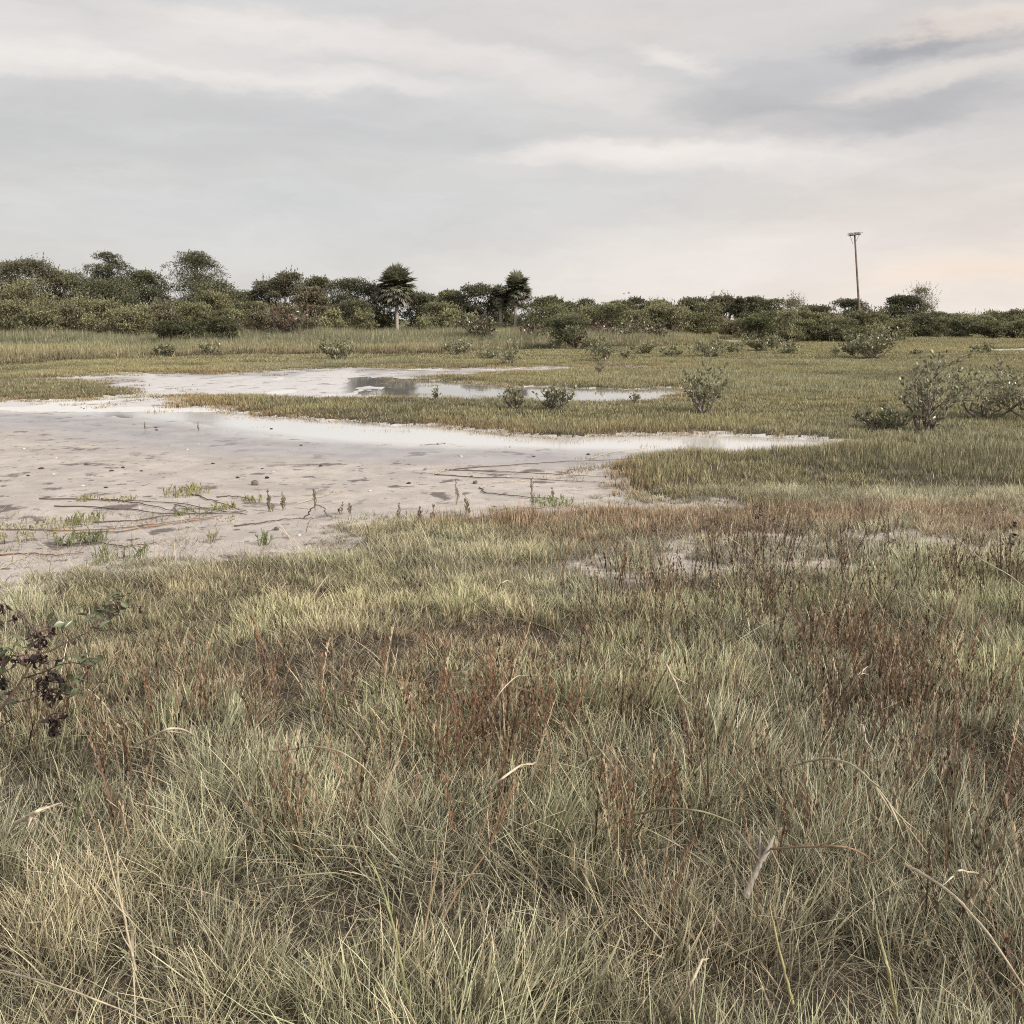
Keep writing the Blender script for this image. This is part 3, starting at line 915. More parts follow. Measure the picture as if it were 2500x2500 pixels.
def palm_tree(label, u, top, hw, Y, base_u=None, crown_bot=None, ng=34, nd=34, lean=0.0):
    x, H = place(u, top, Y)
    bx = at(base_u if base_u else u, top, Y).x
    Wd = hw / 2500.0 * Y
    cz = at(u, crown_bot, Y).z
    root = empty('palm_tree', (bx, Y, 0)); tag(root, label, 'palm tree')
    dx = x - bx
    HC = (H - cz) * .5
    hub = np.array([dx, 0, H - HC * .98])
    mb = MB()
    tt = np.linspace(0, 1, 14)
    P = np.stack([dx * tt ** 2, 0 * tt, -.15 + (hub[2] + .15) * tt], 1)
    rad = .165 + .03 * np.sin(tt * 40) * .3 + .05 * (tt < .08)
    mb.tube(P, rad, C_(.46, .42, .375), 10)
    for i in range(60):      # old leaf bases under the crown
        a = rng.uniform(0, 6.28); z = hub[2] - rng.uniform(0, HC)
        d = unit(np.array([math.cos(a) * .6, math.sin(a) * .6, .8]))
        p = np.array([dx * (z / hub[2]) ** 2 + math.cos(a) * .15, math.sin(a) * .15, z])
        mb.tube(np.stack([p, p + d * .22]), [.035, .02], C_(.25, .20, .16), 4)
    mb.build('trunk', M_BARK, root)

    def fronds(mb, n, elo, ehi, length, colr, droop, nleaf=22, var=.25, drop=0.0):
        for i in range(n):
            a = rng.uniform(0, 6.28)
            e = R(rng.uniform(elo, ehi))
            length_ = length; length = 1 / math.sqrt((math.cos(e) / (Wd * 1.1)) ** 2 + (math.sin(e) / (HC * (1.1 if e > 0 else .85))) ** 2) / 1.05 * rng.uniform(.72, 1.1)
            d = np.array([math.cos(a) * math.cos(e), math.sin(a) * math.cos(e), math.sin(e)])
            Lp = length * rng.uniform(.38, .62)
            st = hub - np.array([0, 0, rng.uniform(0, drop)])
            t = np.linspace(0, 1, 5)[:, None]
            pet = st + d * Lp * t + np.array([0, 0, -1]) * droop * Lp * t ** 2 * .5
            col = colr * rng.uniform(1 - var, 1 + var)
            mb.tube(pet, [.022, .02, .018, .015, .012], col * 1.1, 3)
            end = pet[-1]
            dd = unit(pet[-1] - pet[-2])
            sd = unit(np.cross(dd, [0, 0, 1.0]) + 1e-6)
            upv = np.cross(sd, dd)
            fan = np.linspace(-1.25, 1.25, nleaf) + rng.normal(0, .05, nleaf)
            L1 = length * .62 * (1 - .25 * np.abs(fan) / 1.25) * rng.uniform(.85, 1.1, nleaf)
            D = np.cos(fan)[:, None] * dd + np.sin(fan)[:, None] * sd + upv * (.25 * np.abs(fan))[:, None]
            D = unit(D)
            # two pieces, the outer one drooping
            U = unit(np.cross(D, upv + rdir(nleaf) * .3))
            Cc = np.tile(col, (nleaf, 1)) * rng.uniform(.75, 1.25, (nleaf, 1))
            B = end + dd * 0
            mid = B + D * (L1 * .55)[:, None]
            w = .11 * length
            v = np.stack([np.tile(B, (nleaf, 1)) - U * .004, np.tile(B, (nleaf, 1)) + U * .004, mid + U * w * .5, mid - U * w * .5], 1)
            mb.add(v.reshape(-1, 3), np.arange(nleaf * 4).reshape(-1, 4), np.repeat(Cc, 4, 0))
            D2 = unit(D + np.array([0, 0, -1]) * (.35 + droop) * rng.uniform(.5, 1.3, (nleaf, 1)))
            tip = mid + D2 * (L1 * .5)[:, None]
            v = np.stack([mid - U * w * .5, mid + U * w * .5, tip + U * .004, tip - U * .004], 1)
            mb.add(v.reshape(-1, 3), np.arange(nleaf * 4).reshape(-1, 4), np.repeat(Cc * 1.05, 4, 0))
            length = length_
    mb = MB(); fronds(mb, ng * 4, -30, 88, 1, C_(.24, .245, .17), .16, 20, .5, .5)
    mb.build('crown', M_LEAF, root)
    mb = MB(); Ld = max(.7, (hub[2] - cz) * .95)
    fronds(mb, int(nd * 3.2), -82, -5, 1, C_(.30, .28, .235), .2, 18, .45, .15)
    mb.build('dead_frond_skirt', M_LEAF, root)
    return root


# ---- the treeline: column, top row, half width, depth, colour, label
TL = [
    (-190, 650, 110, 92, 0, 'dense_tree', 'dense dark tree just beyond the left edge of the treeline'),
    (12, 646, 60, 88, 0, 'dense_tree', 'bushy tree with wispy top at the far left end of the treeline'),
    (78, 640, 62, 86, 1, 'dense_tree', 'brownish tree with thin twigs sticking up, second from the left end'),
    (150, 668, 60, 88, 0, 'dense_tree', 'rounded dark tree just left of the left pine'),
    (345, 668, 48, 95, 2, 'dense_tree', 'low very dark tree filling the gap between the two pines'),
    (590, 716, 50, 98, 3, 'dense_tree', 'low pale green tree just right of the broad right pine'),
    (652, 692, 40, 98, 1, 'dense_tree', 'feathery topped tree right of the dip in the treeline'),
    (710, 672, 42, 95, 1, 'dense_tree', 'tall grey-brown tree behind the red-leaved shrub'),
    (782, 682, 46, 100, 0, 'dense_tree', 'mid green tree with uneven top left of the big palm'),
    (862, 686, 58, 97, 2, 'dense_tree', 'wide dark green tree directly left of the big palm'),
    (925, 700, 40, 101, 0, 'dense_tree', 'dark tree half hidden behind the big palm crown'),
    (1022, 720, 50, 100, 2, 'dense_tree', 'dark rounded tree directly right of the big palm trunk'),
    (1100, 714, 40, 102, 0, 'dense_tree', 'small domed tree midway between the two groups of palms'),
    (1165, 700, 50, 100, 2, 'dense_tree', 'broad dark tree directly left of the paired palms'),
    (1240, 722, 40, 106, 0, 'dense_tree', 'dark tree standing behind the paired palm trunks'),
    (1335, 730, 50, 96, 0, 'dense_tree', 'spreading tree directly right of the paired palms'),
    (1385, 742, 34, 135, 2, 'dense_tree', 'faint low tree in the dip right of the paired palms'),
    (1428, 733, 26, 122, 2, 'dense_tree', 'small flat topped tree right of the dip beyond the big round bush'),
    (1465, 748, 34, 118, 0, 'dense_tree', 'low tree behind the brown dead shrub'),
    (1512, 737, 32, 112, 0, 'dense_tree', 'square shouldered tree above the white-leaved shrubs'),
    (1556, 731, 26, 114, 2, 'dense_tree', 'open branched tree with pointed top near the middle of the right treeline'),
    (1606, 737, 34, 112, 0, 'dense_tree', 'bushy tree with twin bumps in the right treeline'),
    (1650, 750, 34, 115, 3, 'dense_tree', 'low pale tree before the rise of the right treeline'),
    (1698, 732, 42, 114, 2, 'dense_tree', 'tall dark tree left of the bare grey trunks'),
    (1768, 727, 30, 112, 1, 'dense_tree', 'tree with bare grey trunks showing under its crown'),
    (1806, 733, 15, 110, 2, 'narrow_tree', 'narrow upright dark tree like a column right of the bare grey trunks'),
    (1834, 729, 30, 113, 0, 'dense_tree', 'leafy tree right of the dark column tree'),
    (1880, 732, 36, 114, 0, 'dense_tree', 'tree with a small spike top left of the thin pale tree'),
    (1998, 750, 40, 120, 2, 'dense_tree', 'low dark tree between the thin pale tree and the pole'),
    (2078, 734, 38, 124, 2, 'dense_tree', 'dark domed tree just left of the leaning pole'),
    (2140, 765, 40, 124, 0, 'dense_tree', 'very low tree in the gap right of the leaning pole'),
    (2205, 726, 42, 118, 2, 'dense_tree', 'dark round tree standing alone right of the pole'),
]
TINTS = [C_(.16, .16, .09), C_(.18, .17, .115), C_(.125, .128, .078), C_(.20, .20, .12)]
for (u, top, hw, Y, tc, nm, lab) in TL:
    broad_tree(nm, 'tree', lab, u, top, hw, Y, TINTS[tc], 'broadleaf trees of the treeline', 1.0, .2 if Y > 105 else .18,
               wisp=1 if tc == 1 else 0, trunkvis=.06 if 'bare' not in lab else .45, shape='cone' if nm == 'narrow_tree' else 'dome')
pine_tree('tall irregular pine with gaps in its top, left of the two pines', 262, 619, 78, 93)
pine_tree('broad pine sloping down on its right side, right of the two pines', 478, 617, 98, 91)
broad_tree('dense_tree', 'tree', 'dark lower tree wrapped around the foot of the left pine', 245, 690, 80, 90, TINTS[2], 'broadleaf trees of the treeline', .9)
broad_tree('dense_tree', 'tree', 'dark lower tree wrapped around the foot of the right pine', 510, 690, 70, 88, TINTS[2], 'broadleaf trees of the treeline', .9)
broad_tree('wispy_tree', 'tree', 'thin pale airy tree leaning against the lone dark round tree', 2252, 706, 30, 117, C_(.20, .19, .11), 'thin airy trees', .28, .15, wisp=2, bare=True, trunkvis=.3)
broad_tree('wispy_tree', 'tree', 'thin pale airy tree left of the pole in the right treeline', 1940, 733, 28, 117, C_(.19, .18, .10), 'thin airy trees', .35, .15, wisp=2, bare=True, trunkvis=.3)
broad_tree('drooping_tree', 'tree', 'shaggy grey-brown drooping tree behind the red-leaved shrub', 765, 708, 34, 90, C_(.19, .17, .115), None, .9, .2, wisp=0, trunkvis=.3)

palm_tree('large cabbage palm with thick crown and grey dead fronds, standing alone', 966, 644, 46, 96, 966, 752, 46, 46)
palm_tree('taller right palm of the close pair, with pale straight trunk', 1262, 664, 37, 98, 1258, 742, 40, 26)
palm_tree('shorter left palm of the close pair with mostly drooping dead fronds', 1218, 692, 27, 99, 1223, 752, 22, 34)

# ---- shrubs massed below the treeline
SH = [
    (-120, 735, 90, 78, 3), (20, 742, 50, 76, 3), (60, 700, 55, 82, 3), (105, 735, 45, 77, 3), (85, 752, 40, 74, 3), (150, 738, 50, 79, 1), (205, 722, 60, 83, 3),
    (255, 745, 55, 78, 3), (300, 762, 50, 74, 3), (330, 770, 40, 72, 3), (352, 742, 21, 80, 4), (430, 735, 55, 82, 0), (400, 752, 40, 78, 1), (470, 742, 60, 80, 0),
    (520, 728, 50, 84, 3), (565, 748, 60, 79, 0), (620, 738, 55, 84, 0), (640, 765, 45, 76, 1), (672, 752, 50, 80, 0),
    (812, 762, 24, 80, 4), (750, 772, 40, 78, 1), (890, 772, 30, 86, 3), (1036, 790, 24, 85, 3), (1060, 768, 36, 88, 3), (1100, 762, 26, 88, 4),
    (1142, 768, 26, 88, 4), (1075, 745, 50, 92, 0), (860, 735, 60, 92, 2), (1185, 790, 30, 88, 0), (1310, 760, 36, 92, 0), (1340, 748, 55, 88, 0), (1390, 758, 50, 86, 0), (1440, 752, 45, 90, 3),
    (1490, 752, 50, 88, 0), (1545, 752, 50, 90, 3), (1600, 752, 45, 92, 3), (1652, 762, 50, 90, 3), (1700, 758, 50, 92, 0), (1730, 752, 40, 93, 3),
    (1840, 762, 50, 88, 0), (1890, 765, 50, 86, 0), (1940, 765, 55, 84, 3), (1990, 768, 50, 84, 0), (2040, 772, 60, 82, 3), (2095, 770, 50, 84, 0),
    (2140, 774, 50, 84, 3), (2190, 772, 50, 86, 0), (2240, 770, 50, 92, 2), (2290, 768, 50, 110, 0), (2340, 764, 45, 116, 0), (2385, 766, 45, 112, 3),
    (2430, 762, 50, 118, 0), (2475, 768, 45, 112, 0), (2530, 766, 50, 114, 3), (2590, 762, 60, 116, 0), (2680, 764, 70, 114, 0),
    (2300, 788, 50, 92, 0), (2350, 792, 45, 88, 2), (2420, 790, 60, 86, 0), (2490, 792, 55, 84, 3), (2570, 790, 60, 84, 0), (1780, 778, 30, 96, 1),
    (1960, 790, 55, 76, 0), (2020, 792, 50, 75, 2), (2080, 795, 55, 74, 0), (1925, 800, 40, 74, 3), (2135, 798, 40, 72, 3), (2180, 790, 40, 76, 0),
]
ST = [C_(.185, .185, .10), C_(.20, .18, .12), C_(.13, .132, .076), C_(.24, .235, .135), C_(.33, .33, .19)]
NM = ['mid green rounded shrub in the thicket below the treeline', 'brownish twiggy shrub in the thicket below the treeline',
      'very dark shrub in the thicket below the treeline', 'pale olive shrub in the thicket below the treeline', 'light green egg-shaped shrub in front of the dark trees']
for (u, top, hw, Y, tc) in SH:
    broad_tree('thicket_shrub', 'shrub', NM[tc], u, top + rng.uniform(-10, 12), hw * rng.uniform(.8, 1.15), Y, ST[tc], NM[tc].split(' shrub')[0] + ' shrubs', .62, .17, wisp=1 if tc in (1, 3) else 0, trunkvis=.0)


# ---- mangrove bushes out on the marsh: real stems with paddle leaves at the tips
def mangrove(label, u, base_v, top_v, hw, nstem=6, leaf=.075, colr=C_(.25, .25, .15), spread=1.15, dens=1.0, lean=0.0, white=.05, name='mangrove_shrub',
             cat='shrub', group=None, depth=None, pos=None, low=.0, reddish=0.0):
    b = gp(u, base_v) if pos is None else Vector(pos)
    Y = b.y
    H = max(.12, (base_v - top_v) / 2500.0 * Y * 1.03)
    Wd = hw / 2500.0 * Y
    z0 = hz(b.x, b.y) - .02
    root = empty(name, (b.x, b.y, z0)); tag(root, label, cat, group)
    sm = MB(); lm = MB()
    tc = C_(.24, .21, .185)
    tips = []
    for s in range(nstem):
        a = 2 * math.pi * (s + rng.uniform(-.3, .3)) / nstem
        out = rng.uniform(.5, 1.12)
        hh = H * rng.uniform(.62, .98) * (1 - .30 * out ** 2) if s else H
        if s == 0: out = .15
        e = np.array([math.cos(a) * Wd * out + lean * Wd, math.sin(a) * Wd * out, hh])
        n = 8; t = np.linspace(0, 1, n)
        P = np.stack([e[0] * t ** .8, e[1] * t ** .8, e[2] * t ** 1.15 + low], 1)
        P[1:-1] += rng.normal(size=(n - 2, 3)) * .035 * H
        P[0] = (rng.normal() * .02, rng.normal() * .02, -.05)
        sm.tube(P, np.linspace(.012 + .012 * H, .004, n), tc * rng.uniform(.8, 1.3), 5)
        nb = int(3.4 * dens + 1.5)
        tips.append((P[-1], unit(P[-1] - P[-2])))
        for k in range(nb):
            f = rng.uniform(.25, .95); i = int(f * (n - 1)); p0 = P[i]
            a2 = rng.uniform(0, 6.28)
            d = unit(np.array([math.cos(a2), math.sin(a2), rng.uniform(.35, 1.3)]))
            Lb = H * rng.uniform(.16, .40) * spread
            p1 = p0 + d * Lb + np.array([0, 0, .1 * Lb])
            if p1[2] > H: p1[2] = H * rng.uniform(.92, 1)
            m = (p0 + p1) / 2 + rng.normal(size=3) * .08 * Lb
            sm.tube(np.stack([p0, m, p1]), [.006, .005, .003], tc * rng.uniform(.8, 1.3), 4)
            tips.append((p1, d)); tips.append((m, d))
            for q in range(2):
                a3 = rng.uniform(0, 6.28)
                d3 = unit(np.array([math.cos(a3), math.sin(a3), rng.uniform(.3, 1.2)]))
                p2 = (m if q else p1) + d3 * Lb * .5
                sm.tube(np.stack([m, p2]), [.004, .0025], tc, 3)
                tips.append((p2, d3))
    for (p, d) in tips:
        n = max(3, int(rng.integers(3, 8) * min(1.0, dens)))
        t = rng.uniform(-1.2, .9, n)[:, None] * leaf * .8
        D = unit(np.array(d) * .8 + rdir(n) * .75 + np.array([0, 0, .35]))
        U = unit(np.cross(D, rdir(n)))
        C = np.tile(colr, (n, 1)) * rng.uniform(.6, 1.4, (n, 1))
        wq = (rng.uniform(0, 1, n) < white)[:, None]
        C = np.where(wq, C_(.48, .48, .38)[None], C)  # on mangroves these are sun glints painted as white leaves
        if reddish:
            rq = (rng.uniform(0, 1, n) < reddish)[:, None]
            C = np.where(rq, C_(.17, .085, .065)[None] * rng.uniform(.6, 1.4, (n, 1)), C)
        lm.leaves(np.array(p) + d * t, D, U, leaf * rng.uniform(.7, 1.15, n), leaf * .46, C, .06)
    sm.build('stem', M_BARK, root)
    lm.build('foliage', M_GLOSS, root)
    return root


MG = [
    # u, base, top, half width, stems, leaf, dens, lean, white, label
    (1713, 1010, 891, 66, 8, .085, 1.0, .05, .05, 'open branching young mangrove standing alone right of the pools'),
    (1352, 1005, 938, 58, 7, .085, .9, .1, .05, 'low spreading mangrove at the water edge, right one of two close together'),
    (1262, 1003, 944, 34, 6, .06, 1.2, -.1, .02, 'fine twiggy mangrove at the water edge, left one of two close together'),
    (1068, 981, 951, 10, 2, .07, .6, 0, .0, 'tiny mangrove seedling on the grassy spit left of the two close mangroves'),
    (1550, 989, 958, 14, 3, .06, .6, 0, .05, 'tiny mangrove seedling at the right end of the pool'),
    (1467, 918, 884, 10, 3, .08, .7, 0, .05, 'tiny mangrove seedling on the strip behind the pool'),
    (2262, 1056, 878, 92, 9, .075, 1.25, .05, .10, 'large mangrove bush with sun glints painted on its leaves near the right edge'),
    (2172, 1054, 996, 82, 9, .07, 1.2, -.2, .03, 'low dark mangrove spreading left from the large bush with painted glints'),
    (2400, 1024, 884, 135, 9, .075, 1.2, .1, .04, 'wide sprawling mangrove bush with bare lower stems at the right edge'),
    (2530, 1030, 872, 120, 9, .075, 1.2, .1, .04, 'mangrove bush cut off by the right edge of the view'),
    (825, 882, 829, 52, 10, .13, 1.3, 0, .08, 'rounded mangrove on the yellow strip behind the left pool'),
    (1122, 868, 829, 44, 8, .12, 1.1, .1, .05, 'low straggly mangrove in the grass below the paired palms'),
    (1245, 892, 838, 40, 8, .10, .9, .0, .03, 'bare-stemmed mangrove on the far shore right of centre'),
    (1200, 880, 850, 40, 7, .10, .9, -.2, .03, 'small mangrove left of the bare-stemmed one on the far shore'),
    (1472, 884, 826, 40, 8, .11, 1.0, 0, .04, 'open mangrove in front of the big round bush'),
    (1530, 876, 858, 16, 5, .09, .8, 0, .03, 'very small mangrove right of the big round bush'),
    (1736, 872, 832, 72, 10, .13, 1.1, 0, .04, 'wide low mangrove below the pale sand patch'),
    (1790, 862, 838, 30, 6, .12, .9, .2, .03, 'small mangrove just right of the wide low one'),
    (2130, 876, 808, 74, 14, .14, 1.9, 0, .03, 'dense rounded mangrove in the meadow below the pole'),
    (2095, 872, 826, 40, 7, .16, 1.1, -.3, .2, 'pale-leaved shoots on the left flank of the dense rounded mangrove'),
    (1923, 866, 838, 60, 8, .13, 1.0, 0, .03, 'low scattered mangrove left of the dense rounded one'),
    (2040, 864, 850, 30, 5, .12, .7, 0, .03, 'tiny low mangrove between the scattered and the dense rounded ones'),
    (2400, 862, 842, 34, 6, .13, .8, 0, .03, 'small mangrove in front of the dark bank at the right'),
    (2235, 866, 854, 18, 4, .12, .7, 0, .03, 'very small mangrove right of the dense rounded one'),
    (409, 874, 843, 28, 8, .12, 1.3, 0, .06, 'small grey mangrove among brown grass at the left'),
    (514, 868, 836, 30, 7, .12, .9, 0, .05, 'thin pale mangrove right of the small grey one at the left'),
    (1575, 866, 838, 50, 8, .13, 1.0, 0, .03, 'low mangrove in the grass below the white-leaved shrubs'),
    (1640, 872, 848, 40, 7, .12, .9, 0, .03, 'straggling low mangrove left of the wide low one'),
    (1860, 858, 820, 50, 12, .15, 1.6, 0, .03, 'round-topped mangrove clump left of the scattered mangrove'),
]
for (u, bv, tv, hw, ns_, lf, dn_, ln_, wh, lab) in MG:
    mangrove(lab, u, bv, tv, hw, ns_, lf, spread=1.0, dens=dn_, lean=ln_, white=wh)

mangrove('sea grape shrub with pale undersides right of centre below the paired palms', 1176, 826, 764, 50, 12, .22, dens=1.2, white=.12, colr=C_(.14, .14, .085), pos=(at(1176, 800, 70).x, 70, 0), name='sea_grape_shrub', low=.1, reddish=.15)
mangrove('dark twiggy sea grape shrub left of the big round bush', 1300, 826, 780, 32, 9, .2, dens=.9, white=.06, colr=C_(.10, .10, .075), pos=(at(1300, 800, 70).x, 70, 0), name='sea_grape_shrub', reddish=.3)
mangrove('shrub with dark red-brown leaves below the grey-brown tree', 705, 826, 728, 46, 14, .22, dens=1.3, white=.05, colr=C_(.13, .13, .085), pos=(at(705, 800, 72).x, 72, 0), name='red_leaved_shrub', reddish=.35)
mangrove('white-leaved shrub in the middle of the right thicket', 1545, 820, 762, 44, 10, .2, dens=1.0, white=.16, colr=C_(.13, .135, .07), pos=(at(1545, 800, 74).x, 74, 0), name='sea_grape_shrub', reddish=.1)
mangrove('white-leaved shrub standing right of another in the right thicket', 1602, 822, 770, 40, 10, .2, dens=1.0, white=.14, colr=C_(.12, .12, .07), pos=(at(1602, 800, 72).x, 72, 0), name='sea_grape_shrub', reddish=.2)
mangrove('pale-leaved shrub below the foot of the right pine', 560, 806, 738, 60, 12, .22, dens=1.2, white=.08, colr=C_(.15, .15, .08), pos=(at(560, 800, 74).x, 74, 0), name='sea_grape_shrub')
mangrove('brown half-dead shrub in the thicket right of the big round bush', 1468, 800, 756, 36, 10, .2, dens=1.0, white=.02, colr=C_(.15, .11, .09), pos=(at(1468, 800, 80).x, 80, 0), name='half_dead_shrub', reddish=.5)
broad_tree('round_bush', 'shrub', 'big dense round bush with dark underside in the centre right marsh', 1398, 772, 66, 58, C_(.17, .18, .105), None, 1.9, .10, wisp=2, trunkvis=0)
broad_tree('round_bush', 'shrub', 'rounded mangrove bush at the right of the pale sand patch', 1855, 778, 46, 64, C_(.12, .13, .065), None, 1.3, .13, wisp=1, trunkvis=0)
broad_tree('low_bush', 'shrub', 'dark flat-topped bush crouching in front of the left thicket', 425, 786, 60, 66, C_(.085, .09, .05), None, 1.0, .14, wisp=0, trunkvis=0)
broad_tree('low_bush', 'shrub', 'dark rounded low bush right of the flat-topped one', 545, 778, 60, 68, C_(.11, .115, .06), None, 1.0, .14, wisp=0, trunkvis=0)


# ------------------------------------------------------------------ leaning pole with a nest platform
def pole():
    Y = 112.0
    b = at(2104, 800, Y); t = at(2089, 573, Y)
    root = empty('utility_pole', (b.x, Y, 0)); tag(root, 'tall leaning wooden pole with a flat nest platform on top', 'utility pole')
    dx = (t.x - b.x) * (t.z / (t.z - b.z)) ; H = t.z
    mb = MB(); n = 16; tt = np.linspace(0, 1, n)
    mb.tube(np.stack([dx * tt, 0 * tt, -.5 + (H + .5) * tt], 1), np.linspace(.135, .085, n), C_(.24, .19, .16), 10)
    mb.build('post', M_WOOD, root)
    cx, cz = dx, H
    tilt = .12

    def box(mb, c, sx, sy, sz, col, ang=0.0):
        v = np.array([(a, b_, c_) for a in (-1, 1) for b_ in (-1, 1) for c_ in (-1, 1)], float) * np.array([sx, sy, sz]) / 2
        ca, sa = math.cos(ang), math.sin(ang)
        v = np.stack([v[:, 0] * ca - v[:, 2] * sa, v[:, 1], v[:, 0] * sa + v[:, 2] * ca], 1) + np.array(c)
        mb.add(v, [(0, 1, 3, 2), (4, 6, 7, 5), (0, 4, 5, 1), (2, 3, 7, 6), (0, 2, 6, 4), (1, 5, 7, 3)], col)
    mb = MB()
    for k in range(7):
        box(mb, (cx - .02, -.55 + k * .18, cz + .06 + .004 * k), 1.45, .13, .025, C_(.25, .22, .20) * rng.uniform(.8, 1.2), tilt)
    mb.build('platform', M_WOOD, root)
    mb = MB()
    for s in (-.15, .15): box(mb, (cx, s, cz - .03), 1.2, .07, .1, C_(.2, .17, .15), tilt)
    mb.build('crossarm', M_WOOD, root)
    for s in (-1, 1):
        mb = MB(); mb.tube([(cx + s * .5, 0, cz - .03 + s * .05), (cx + s * .08 - .04, 0, cz - .95)], [.025, .025], C_(.25, .22, .2), 5)
        mb.build('brace', M_WOOD, root)
    mb = MB()
    for k in range(34):
        a = rng.uniform(0, 6.28); rr = rng.uniform(.2, .8)
        p = np.array([cx + math.cos(a) * rr, math.sin(a) * rr * .7, cz + .12 + rng.uniform(0, .09) + tilt * math.cos(a) * rr])
        a2 = a + 1.57 + rng.normal(0, .5); d = np.array([math.cos(a2), math.sin(a2), rng.normal(0, .12)]) * rng.uniform(.15, .4)
        mb.tube([p - d, p + d], [.012, .008], C_(.15, .12, .10) * rng.uniform(.7, 1.5), 4)
    o = mb.build('nest_sticks', M_STRAW); o.location = (b.x, Y, 0)
    tag(o, 'thin scatter of nest sticks lying on top of the pole platform', 'nest')


pole()


# ------------------------------------------------------------------ two small birds far off
def bird(u, v, label, flap):
    Y = 95.0; p = at(u, v, Y)
    mb = MB(); c = C_(.12, .12, .13)
    mb.tube([(-.2, 0, 0), (-.1, 0, .01), (.05, 0, .015), (.17, 0, .02), (.23, 0, .03), (.28, 0, .02)], [.01, .045, .06, .04, .03, .006], c, 8)
    mb.leaves(np.array([[-.16, 0, 0]]), np.array([[-1.0, 0, 0]]), np.array([[0, 1.0, 0]]), .14, .1, np.array([c]))
    for s in (-1, 1):
        v_ = np.array([(.08, 0, .03), (-.07, 0, .03), (-.03, s * .3, .03 + flap * .25), (.07, s * .3, .04 + flap * .25),
                       (.08, s * .3, .04 + flap * .25), (-.03, s * .3, .03 + flap * .25), (-.09, s * .62, .03 + flap * .12), (-.06, s * .62, .03 + flap * .12)], float)
        mb.add(v_, [(0, 1, 2, 3), (4, 5, 6, 7)], c)
    o = mb.build('bird', M_BARK); o.location = p; o.rotation_euler = (0, 0, R(25)); o.scale = (.5, .5, .5)
    tag(o, label, 'bird', 'birds flying over the treeline')


bird(1535, 716, 'right one of two tiny birds flying low over the right treeline', 1)
bird(1523, 717, 'left one of two tiny birds flying low over the right treeline', -.4)


# ------------------------------------------------------------------ small things on the mud
def rock(name, cat, label, u, v, size, colr, mat, group=None, flat=.6, seed=0):
    p = gp(u, v)
    nu, nv = 14, 9
    th = np.linspace(0, 2 * math.pi, nu, endpoint=False); ph = np.linspace(-1.35, 1.5, nv)
    A, B = np.meshgrid(th, ph)
    x = np.cos(A) * np.cos(B); y = np.sin(A) * np.cos(B); z = np.sin(B)
    s = seed * 3.7
    k = 1 + .7 * fbm(x * 1.7 + s, y * 1.7 + z * 2.1, seed, 3)
    sx, sy = rng.uniform(.8, 1.3), rng.uniform(.6, 1.1)
    V = np.stack([x * k * sx, y * k * sy, z * k * flat], -1).reshape(-1, 3) * size / 2
    f = []
    for i in range(nv - 1):
        for j in range(nu):
            f.append((i * nu + j, i * nu + (j + 1) % nu, (i + 1) * nu + (j + 1) % nu, (i + 1) * nu + j))
    # close the top by a fan of quads
    t0 = (nv - 1) * nu
    for j in range(1, nu - 2, 2): f.append((t0, t0 + j, t0 + j + 1, t0 + j + 2))
    cc = np.tile(colr, (len(V), 1)) * (1 + .7 * fbm(V[:, 0] / size * 4 + s, V[:, 1] / size * 4, 5)[:, None])
    mb = MB(); mb.add(V, f, cc)
    o = mb.build(name, mat, smooth=True)
    o.location = (p.x, p.y, max(hz(p.x, p.y), WATER_Z) + size * flat * .18); o.rotation_euler = (0, 0, rng.uniform(0, 6.28))
    tag(o, label, cat, group)
    return o


rock('stone', 'stone', 'rounded mossy grey stone on the pale mud left of centre', 622, 1179, .085, C_(.16, .14, .11), M_STONE, flat=.8, seed=3)
rock('stone', 'stone', 'dark squarish stone on the mud near the middle', 1160, 1175, .06, C_(.10, .09, .085), M_STONE, flat=.8, seed=4)
rock('stone', 'stone', 'black stone at the left just below the branchy algae', 652, 1163, .05, C_(.03, .028, .026), M_STONE, flat=.7, seed=5)
rock('stone', 'stone', 'small dark stone among the twigs at the near edge of the mud', 674, 1287, .05, C_(.12, .11, .10), M_STONE, flat=.8, seed=6)
rock('clod', 'clod', 'twisted grey lump lying on the bare patch in the grass', 1588, 1442, .11, C_(.22, .19, .17), M_STONE, flat=.6, seed=9)
CLOD = [(210, 1129), (68, 1157), (258, 1186), (272, 1145), (345, 1145), (300, 1137), (580, 1162), (520, 1128), (735, 1083), (783, 1133), (382, 1047), (204, 994),
        (470, 937), (533, 1000), (662, 1042), (1037, 1141), (1303, 1110), (1436, 1105), (1206, 1232), (1068, 1080), (1085, 1079), (1245, 1086), (640, 1140),
        (1150, 1160), (380, 1041), (998, 1175), (1184, 1197), (100, 1140)]
for i, (u, v) in enumerate(CLOD):
    rock('clod', 'clod', 'small dark clod lying on the open mud flat', u, v, rng.uniform(.025, .06), C_(.07, .038, .036), M_STONE, 'dark clods on the mud flat', .45, 20 + i)
SHELL = [(58, 1092), (130, 1154), (202, 1181), (352, 1180), (457, 1093), (528, 1155), (667, 1148), (485, 1080), (340, 1234), (74, 1243), (245, 1251), (865, 1192),
         (903, 1194), (945, 1213), (1125, 1110), (437, 1058), (137, 1114), (280, 1305), (730, 1300), (860, 1266), (1240, 1160), (560, 1236)]
for i, (u, v) in enumerate(SHELL[::2] + SHELL[1:8:3]):
    rock('shell', 'shell', 'small white shell lying on the open mud flat', u, v, rng.uniform(.025, .045), C_(.62, .59, .54), M_SHELL, 'white shells on the mud flat', .5, 60 + i)


